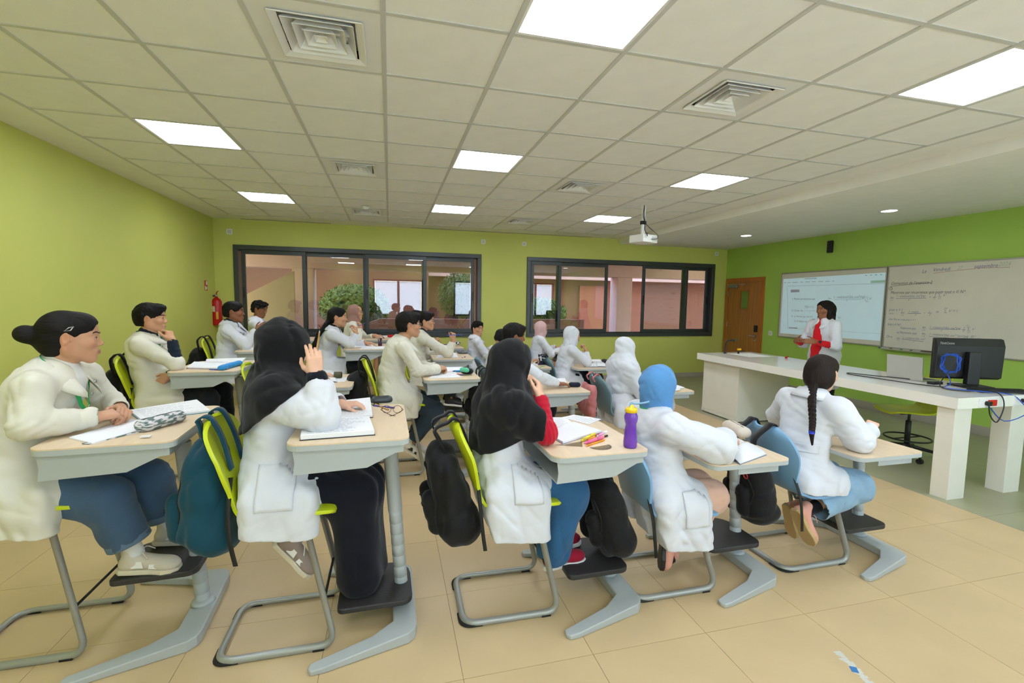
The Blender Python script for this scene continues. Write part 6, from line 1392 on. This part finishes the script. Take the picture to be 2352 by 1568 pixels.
def open_book(name, corners, z, th, label, cover=None, seed=1, lines=12):
    """corners a b c d; spine halfway between a-b / d-c"""
    q = [onz(u, v, z+th*.5) for u, v in corners]; a, b, c, d = q; m0 = (a+b)/2; m1 = (c+d)/2; cen = (a+b+c+d)/4; org = Vector((cen.x, cen.y, z)); root = empty(name, org, 0, label, 'book')
    slab(MB(), [p+(p-cen).normalized()*.004 for p in q], z, z+.002).build('cover', cover or mat('cover_grey', C8(150, 160, 180), .5), root).location = -org
    for (e0, e1, s0, s1, k) in ((a, d, m0, m1, 0), (b, c, m0, m1, 1)):
        V = []; F = []; n = 8
        for i in range(n+1):
            t = i/n; hh = z+.002+th*(.25+.75*math.sin(PI*min(1, .12+t*.88))**.6) if t < 1 else z+.003
            hh = z+.002+th*math.sin(PI*(1-t)*.5+.0)**.5*(1-.25*(1-t)**3) if i > 0 else z+th*.6
            for (S_, E_) in ((s0, e0), (s1, e1)): p = S_.lerp(E_, t); V.append((p.x, p.y, max(z+.003, hh)))
        for i in range(n): F.append((2*i, 2*i+1, 2*i+3, 2*i+2))
        o = MB().add(V, F, True).build('page_block', M_paper, root); o.location = -org; md = o.modifiers.new('s', 'SOLIDIFY'); md.thickness = .004
    writing([m0.lerp(a, .1), m0.lerp(a, .9), m1.lerp(d, .9), m1.lerp(d, .1)], z+th+.003, root, org, lines, None, seed); return root
def rod(name, u0, v0, u1, v1, z, r, m, label, cat='pen', capm=None, grp=None):
    a, b = onz(u0, v0, z+r), onz(u1, v1, z+r); org = Vector((a.x, a.y, z)); root = empty(name, org, 0, label, cat, grp); d = (b-a)
    MB().tube([a, a+d*.62], r, 10).build('barrel', m, root).location = -org; MB().tube([a+d*.6, b], r*1.08, 10).build('cap', capm or m, root).location = -org
    MB().tube([a, a-d.normalized()*r*2.2], [r*.8, r*.25], 8).build('tip', capm or M_rub, root).location = -org; return root
def pouch(name, u0, v0, u1, v1, z, r, m, label, cat='pencil case', flat=.75, zipm=None, seed=1, tab=None):
    a, b = onz(u0, v0, z), onz(u1, v1, z); org = Vector(((a.x+b.x)/2, (a.y+b.y)/2, z)); root = empty(name, org, 0, label, cat)
    A_ = np.array(a)+[0, 0, r*flat*.95]; B_ = np.array(b)+[0, 0, r*flat*.95]; f = Field(np.minimum(A_, B_)-.1, np.maximum(A_, B_)+.1, .005)
    for t in (-1, 1):
        n_ = np.cross(B_-A_, [0, 0, 1]); n_ /= np.linalg.norm(n_); f.cap(A_+n_*t*r*.35, B_+n_*t*r*.35, r*.72, r*.72, .02)
    f.half((0, 0, z+.001), (0, 0, -1)); f.noise(.0012, 60, seed); ll(f, m, 'case_body', root, org, 1)
    p0 = Vector(A_)+Vector((0, 0, r*.74)); p1 = Vector(B_)+Vector((0, 0, r*.74)); MB().tube([p0, p1], .003, 6).build('zipper', zipm or M_rub, root).location = -org
    if tab: t_ = onz(*tab[:2], z+.01); MB().box(t_.x-.018, t_.x+.018, t_.y-.01, t_.y+.01, z+.004, z+.01).build('pull_tab', tab[2], root).location = -org
    return root
Z = {k: v[2]+.0006 for k, v in DESKS.items()}
def matpattern(name, c1, c2, sc, st=(1, 1, 1)):
    m = mat(name, c1, .75); n = m.node_tree.nodes; l = m.node_tree.links; b = n['Principled BSDF']; tc = n.new('ShaderNodeTexCoord'); mp = n.new('ShaderNodeMapping'); mp.inputs['Scale'].default_value = st; nz = n.new('ShaderNodeTexNoise'); nz.inputs['Scale'].default_value = sc; r = n.new('ShaderNodeValToRGB')
    r.color_ramp.elements[0].position = .46; r.color_ramp.elements[1].position = .54; r.color_ramp.elements[0].color = (*c1, 1); r.color_ramp.elements[1].color = (*c2, 1)
    l.new(tc.outputs['Object'], mp.inputs[0]); l.new(mp.outputs[0], nz.inputs[0]); l.new(nz.outputs[0], r.inputs[0]); l.new(r.outputs[0], b.inputs['Base Color']); return m
M_pat = matpattern('pouch_print', C8(96, 116, 112), C8(222, 218, 222), 30, (1, 1, 5)); M_bw = matpattern('pouch_black_white', C8(20, 20, 24), C8(210, 210, 210), 45)
M_yel = mat('plastic_yellow', C8(246, 226, 70), .35); M_pinkp = mat('plastic_pink', C8(240, 110, 160), .35); M_or = mat('plastic_orange', C8(250, 160, 20), .35); M_lil = mat('plastic_lilac', C8(236, 160, 214), .35); M_bcase = mat('case_blue', C8(24, 140, 214), .5); M_mint = cloth('case_mint', C8(96, 196, 156)); M_tealc = mat('cover_teal', C8(70, 150, 158), .5); M_grc = mat('cover_green', C8(90, 186, 96), .5)
M_clearp = glassm('clear_plastic', (.86, .84, .80), 1.4)
# desk 1
z = Z[1]
sheet('notebook', [(212, 1017), (385, 968), (300, 962), (158, 1004)], z, .006, 'open white notebook under the clasped hands of the woman with the bun', lines=0)
sheet('folder', [(322, 961), (483, 941), (452, 917), (296, 941)], z, .012, 'teal folder with a punched sheet on top, on the leftmost desk', 'folder', M_tealc, 9, 3)
pouch('pencil_case', 330, 990, 408, 968, z, .036, M_pat, 'grey patterned pencil pouch lying on the leftmost desk', tab=(335, 1000, M_pw))
r_ = empty('paper_strip', (0, 0, 0), 0, 'long folded printed strip beside the patterned pencil pouch', 'paper'); slab(MB(), [onz(*p, z+.003) for p in ((188, 1018), (205, 1019), (325, 990), (318, 985))], z, z+.004).build('strip', M_pat, r_)
# desk 2
z = Z[2]
sheet('binder', [(690, 1000), (860, 988), (848, 955), (700, 958)], z, .022, 'black ring binder with handwritten sheets at the elbow of the long black hijab', 'folder', M_black, 12, 5)
r_, q_ = sheet('exercise_book', [(752, 957), (856, 953), (850, 912), (760, 922)], z+.001, .012, 'open lined exercise book above the black ring binder', 'notebook', M_black, 12, 7)
pouch('glasses_case', 862, 925, 893, 923, z, .028, mat('case_graphite', C8(48, 54, 58), .35), 'dark rounded glasses case behind the open exercise book', 'case', .6)
g_ = empty('spectacles', tuple(onz(900, 950, z)), 0, 'round dark framed glasses lying folded open on a desk', 'glasses'); gb = MB(); o0 = onz(900, 950, z)
cL, cR = onz(888, 948, z)-o0, onz(913, 948, z)-o0; ax_ = (cR-cL).normalized(); rr = .023
for c_ in (cL, cR): gb.tube([c_+ax_*rr*math.cos(a)+Vector((0, .016*math.sin(a), .020+.016*math.sin(a))) for a in np.linspace(0, 2*PI, 24, endpoint=False)], .0014, 6, closed=True)
gb.tube([cL+ax_*rr+Vector((0, 0, .02)), (cL+cR)/2+Vector((0, 0, .026)), cR-ax_*rr+Vector((0, 0, .02))], .0013, 6)
o = gb.build('frame', mat('tortoise', C8(70, 44, 40), .3), g_)
gb = MB(); gb.tube(catmull([cL-ax_*rr+Vector((0, 0, .024)), cL-ax_*(rr+.004)+Vector((0, -.02, .02)), cL+ax_*.02+Vector((0, -.055, .003)), cL+ax_*.045+Vector((0, -.07, .002))], 5), .0015, 6); gb.build('temple', M_rub, g_)
gb = MB(); gb.tube(catmull([cR+ax_*rr+Vector((0, 0, .024)), cR+ax_*(rr+.004)+Vector((0, -.02, .02)), cR-ax_*.02+Vector((0, -.058, .003)), cR-ax_*.04+Vector((0, -.07, .002))], 5), .0015, 6); gb.build('temple', M_rub, g_)
rod('pen', 862, 928, 893, 941, z, .004, M_penc, 'amber tipped clear pen nearest the dark glasses case', 'pen')
rod('pen', 858, 931, 906, 936, z, .0038, mat('pen_violet', C8(60, 50, 150), .3), 'violet capped pen lying beside the round glasses', 'pen')
# desk 3
z = Z[3]
sheet('notebook', [(1293, 1014), (1382, 988), (1318, 968), (1255, 992)], z, .012, 'thick white notebook with blank top page beside the red sleeve', cover=mat('cover_pale', C8(150, 150, 170), .6), lines=0)
sheet('printed_sheet', [(1262, 985), (1316, 972), (1300, 958), (1262, 958)], z, .0015, 'printed sheet half under the thick white notebook', 'paper', None, 8, 2)
sheet('printed_sheet', [(1352, 974), (1381, 962), (1318, 952), (1290, 958)], z, .0025, 'printed sheet at the far edge of the purple bottle desk', 'paper', None, 8, 4)
rod('highlighter', 1338, 1010, 1365, 997, z, .0085, M_yel, 'yellow highlighter next to the purple bottle', 'highlighter', M_yel)
rod('highlighter', 1347, 1016, 1384, 1004, z, .0085, M_pinkp, 'hot pink highlighter next to the purple bottle', 'highlighter', M_pinkp)
rod('pen', 1348, 1023, 1388, 1010, z, .0042, M_or, 'orange pen nearest the protractor', 'pen', M_or)
rod('pen', 1350, 1010, 1376, 997, z+.012, .0042, M_or, 'orange pen with a red cap among the highlighters', 'pen', M_red)
rod('pen', 1375, 1006, 1395, 1000, z, .0048, M_or, 'orange pen with a black cap among the highlighters', 'pen', M_black)
rod('highlighter', 1373, 1001, 1393, 991, z+.010, .0065, M_lil, 'lilac highlighter with a white end cap', 'highlighter', M_pw)
g_ = empty('protractor', (0, 0, 0), 0, 'clear half round protractor beside the orange pen', 'protractor'); a, b = onz(1354, 1028, z), onz(1399, 1021, z); c_ = (a+b)/2; e = (b-a).normalized(); n_ = Vector((e.y, -e.x, 0)); R_ = (b-a).length/2
arc = [c_+e*R_*math.cos(t)+n_*R_*math.sin(t) for t in np.linspace(0, PI, 16)]; slab(MB(), arc, z, z+.0015).build('plate', M_clearp, g_); pm = MB()
for t in np.linspace(0, PI, 37): pm.tube([c_+e*R_*.86*math.cos(t)+n_*R_*.86*math.sin(t)+Vector((0, 0, .0018)), c_+e*R_*.96*math.cos(t)+n_*R_*.96*math.sin(t)+Vector((0, 0, .0018))], .0004, 3)
pm.tube([c_+e*R_*.8*math.cos(t)+n_*R_*.8*math.sin(t)+Vector((0, 0, .0018)) for t in np.linspace(0, PI, 20)], .0005, 3); pm.build('scale', M_ink, g_)['kind'] = 'stuff'
g_ = empty('set_square', (0, 0, 0), 0, 'clear plastic set square lying in front of the white notebook', 'set square'); q = [onz(*p, z) for p in ((1275, 1022), (1338, 1026), (1336, 1014))]; slab(MB(), q, z, z+.0015).build('plate', M_clearp, g_)
pm = MB(); 
for t in np.linspace(.05, .95, 24): p = q[0].lerp(q[1], t); pm.tube([p+Vector((0, .001, .0018)), p+Vector((0, .006, .0018))], .0004, 3)
pm.build('scale', M_ink, g_)['kind'] = 'stuff'
bt = empty('water_bottle', tuple(onz(1447, 1026, z)), 0, 'purple water bottle with a yellow lid on a desk', 'bottle')
M_bot = bpy.data.materials.new('purple_plastic'); M_bot.use_nodes = True; n_ = M_bot.node_tree.nodes; bb_ = n_['Principled BSDF']; bb_.inputs['Base Color'].default_value = (*C8(112, 40, 190), 1); bb_.inputs['Roughness'].default_value = .12; bb_.inputs['Alpha'].default_value = .66
MB().lathe([(.030, 0), (.034, .006), (.034, .03), (.032, .055), (.028, .10), (.026, .115), (.031, .13), (.034, .145), (.033, .16), (.027, .172), (.026, .178)], 32).build('bottle_body', M_bot, bt)
MB().lathe([(.029, .002), (.031, .03), (.030, .045), (.0, .0455)], 24).build('water', mat('water_lilac', C8(190, 160, 200), .1), bt)
MB().lathe([(.029, .176), (.0295, .192), (.026, .198), (.012, .2), (.010, .212), (.0, .213)], 24).build('lid', mat('lid_yellow', C8(246, 204, 20), .35), bt)
MB().tube(catmull([(-.008, 0, .205), (-.002, 0, .222), (.02, -.005, .218), (.055, -.02, .224), (.08, -.03, .232)], 6), .005, 8).build('strap', M_bluep, bt)
# desk 4
z = Z[4]
open_book('open_book', [(1602, 1010), (1700, 1062), (1760, 1040), (1668, 998)], z, .024, 'thick open book at the elbow of the blue hijab student', seed=8)
pouch('pencil_case', 1676, 990, 1706, 1008, z, .045, mat('case_beige', C8(212, 200, 184), .6), 'beige zip pouch standing open by the open book', flat=.95, zipm=mat('zip_brown', C8(110, 90, 76), .5))
rod('pen', 1600, 1001, 1642, 1003, z, .004, M_penw, 'white pen beyond the thick open book', 'pen', M_pw)
sheet('closed_book', [(1580, 1004), (1640, 1006), (1650, 998), (1600, 992)], z, .01, 'thin dark book under the sleeve of the blue hijab student', 'book', M_black, 0)
# desk 5
z = Z[5]
sheet('exam_sheet', [(1920, 1004), (1985, 1022), (2002, 1006), (1948, 988)], z, .002, 'white sheet under the arm of the braided student', 'paper', None, 5, 3)
# desk 6
z = Z[6]
sheet('notebook', [(429, 843), (522, 845), (538, 832), (446, 830)], z, .012, 'white notebook beside the bright blue pencil case', cover=mat('cover_plum', C8(110, 60, 90), .6), lines=0)
sheet('spiral_notebook', [(472, 831), (552, 833), (565, 821), (474, 824)], z, .012, 'green spiral notebook with white pages at the far desk edge', cover=M_grc, lines=0)
pouch('pencil_case', 508, 850, 550, 838, z, .026, M_bcase, 'bright blue soft pencil case on a desk by the left wall', zipm=M_bcase)
rod('pen', 482, 848, 500, 849, z, .004, M_bluep2, 'small blue pen in front of the bright blue pencil case', 'pen')
# desk 7
z = Z[7]
open_book('open_book', [(686, 878), (775, 876), (765, 851), (690, 853)], z, .014, 'open book between the black hijab and the boy in the cream coat', seed=9)
sheet('loose_sheet', [(752, 878), (792, 876), (800, 866), (765, 866)], z, .0015, 'loose white sheet right of the open book', 'paper', None, 4, 2)
g_ = empty('tin_case', tuple(onz(776, 868, z)), 0, 'small round olive case at the edge of the open book desk', 'case'); MB().tube([(-.03, 0, .03), (.035, -.005, .03)], .029, 20).build('case_body', mat('olive', C8(84, 82, 56), .5), g_); MB().tube([(.033, -.005, .03), (.037, -.005, .03)], .02, 16).build('end_disc', M_rub, g_)
# desk 8
z = Z[8]
sheet('answer_sheet', [(985, 868), (1058, 866), (1046, 853), (1000, 855)], z, .003, 'white sheet on the mint pencil case desk, nearest the camera', 'paper', None, 6, 5)
sheet('notebook', [(1028, 853), (1075, 852), (1062, 842), (1022, 843)], z, .005, 'blank white notebook behind the clasped hands of the boy in glasses', lines=0)
pouch('pencil_case', 1066, 859, 1080, 860, z, .036, M_bk, 'black pencil case with a mint green flap', flat=.9, zipm=M_bk); pouch('case_flap', 1062, 853, 1072, 855, z+.03, .025, M_mint, 'mint green flap folded over the black pencil case', 'pencil case', flat=.8, zipm=M_mint)
rod('marker', 1044, 852, 1063, 852, z, .009, M_bcase, 'blue marker in front of the mint green case', 'marker'); rod('pen', 1050, 859, 1062, 861, z, .004, M_red, 'small red pen beside the mint green case', 'pen', M_bluep2)
# desk 9
z = Z[9]
sheet('open_copybook', [(1255, 885), (1302, 882), (1298, 868), (1256, 869)], z, .018, 'white copybook behind the black cuff', 'notebook', None, 0)
pouch('pencil_case', 1311, 888, 1328, 888, z, .030, M_nvb, 'navy pencil pouch beside the hand with the black cuff')
# desk 10
z = Z[10]
sheet('folder', [(1548, 896), (1572, 889), (1556, 884), (1540, 888)], z, .006, 'green folder on the low desk behind the blue hijab', 'folder', M_grc, 0); sheet('booklet', [(1544, 896), (1562, 893), (1556, 888), (1542, 890)], z+.007, .012, 'small white booklet resting on the green folder', 'book', None, 0)
# desk 11
sheet('sheet_pad', [(556, 803), (590, 803), (594, 798), (566, 798)], Z[11], .004, 'white pad beside the elbow of the boy near the extinguisher', 'paper', None, 0)
# desk 12
z = Z[12]
sheet('notebook', [(826, 801), (885, 800), (884, 795), (832, 796)], z, .007, 'white notebook in front of the dark purple pen cup', lines=0); sheet('notebook', [(808, 797), (862, 795), (858, 791), (812, 792)], z, .006, 'white notebook under the arm of the ponytail girl', lines=0)
g_ = empty('pen_cup', tuple(onz(873, 794, z)), 0, 'dark purple pen cup with pens standing on a desk', 'pen cup'); MB().lathe([(.022, 0), (.024, .0), (.028, .05), (.026, .05), (.0, .01)], 20).build('cup', mat('plum', C8(72, 42, 62), .6), g_)
for i, (a, b) in enumerate(((-.015, .0), (0, .01), (.014, -.004), (.006, .012))): MB().tube([(a*.6, b*.6, .02), (a*1.5, b*1.5, .085+.006*i)], .005, 8).build('pen', mat('plum', C8(72, 42, 62), .6), g_)
# desk 13
z = Z[13]
sheet('answer_sheet', [(1000, 822), (1053, 820), (1046, 811), (1008, 812)], z, .003, 'white sheets under the raised elbow of the boy with round glasses', 'paper', None, 0)
sheet('notebook', [(1028, 811), (1043, 810), (1036, 804), (1024, 805)], z, .008, 'small blue notebook near the grey zip pouch', cover=M_bcase, lines=0)
pouch('pencil_case', 1054, 812, 1070, 812, z, .034, matpattern('tweed', C8(60, 62, 66), C8(140, 142, 146), 120), 'grey tweed zip pouch on the blue notebook desk'); rod('eraser', 1062, 821, 1068, 819, z, .006, M_pw, 'small white eraser with a purple sleeve on the desk edge', 'eraser', mat('purple_p', C8(90, 60, 150), .5))
# desk 14
z = Z[14]
sheet('paper_pad', [(1222, 838), (1236, 838), (1234, 834), (1222, 834)], z, .012, 'small paper pad on the green ruler desk', 'paper', None, 0); g_ = empty('ruler', (0, 0, 0), 0, 'pale green ruler at the edge of a desk', 'ruler'); slab(MB(), [onz(*p, z) for p in ((1236, 845), (1240, 845), (1252, 840), (1249, 840))], z, z+.002).build('strip', M_grc, g_)
rod('sharpener', 1226, 841, 1232, 841, z, .008, M_steel, 'small metal sharpener on the green ruler desk', 'sharpener')
# desk 15
z = Z[15]
open_book('open_book', [(1350, 842), (1393, 842), (1388, 831), (1352, 831)], z, .012, 'open book in front of the chin-resting white hijab', seed=10, lines=0)
sheet('magazine', [(1355, 829), (1382, 829), (1378, 825), (1354, 825)], z, .02, 'stack of magazines beyond the open book', 'magazine', mat('cover_mag', C8(170, 140, 150), .5), 0); pouch('pencil_case', 1387, 832, 1396, 835, z, .035, M_bk, 'black pencil pouch by the stack of magazines')
# desk 16, 17
z = Z[16]; sheet('answer_sheet', [(846, 775), (892, 774), (890, 770), (852, 771)], z, .003, 'white sheet on the farthest left desk in front of the mauve hijab', 'paper', None, 0); pouch('pencil_case', 893, 774, 903, 774, z, .026, M_red, 'red pencil case below the left window')
z = Z[17]; pouch('drawstring_pouch', 1046, 795, 1053, 795, z, .04, M_bw, 'black and white drawstring pouch standing below the window', flat=1.4); rod('pen', 1010, 791, 1030, 791, z, .005, mat('purple_p', C8(90, 60, 150), .5), 'purple pen in front of the hidden boy', 'pen')
# carpet of nothing else: wristband and pen of the braided student
o = MB().tube([tuple(np.array([5.335, -.68, .775])+[0, .030*math.cos(a), .030*math.sin(a)]) for a in np.linspace(0, 2*PI, 18, endpoint=False)], .0022, 5, closed=True).build('bracelet', M_pinkp, PERS['P18'][0]); o.location = -Vector(PERS['P18'][0].location)
for o in list(S.objects):
    if o.type == 'MESH' and o.name.startswith('person'): pass
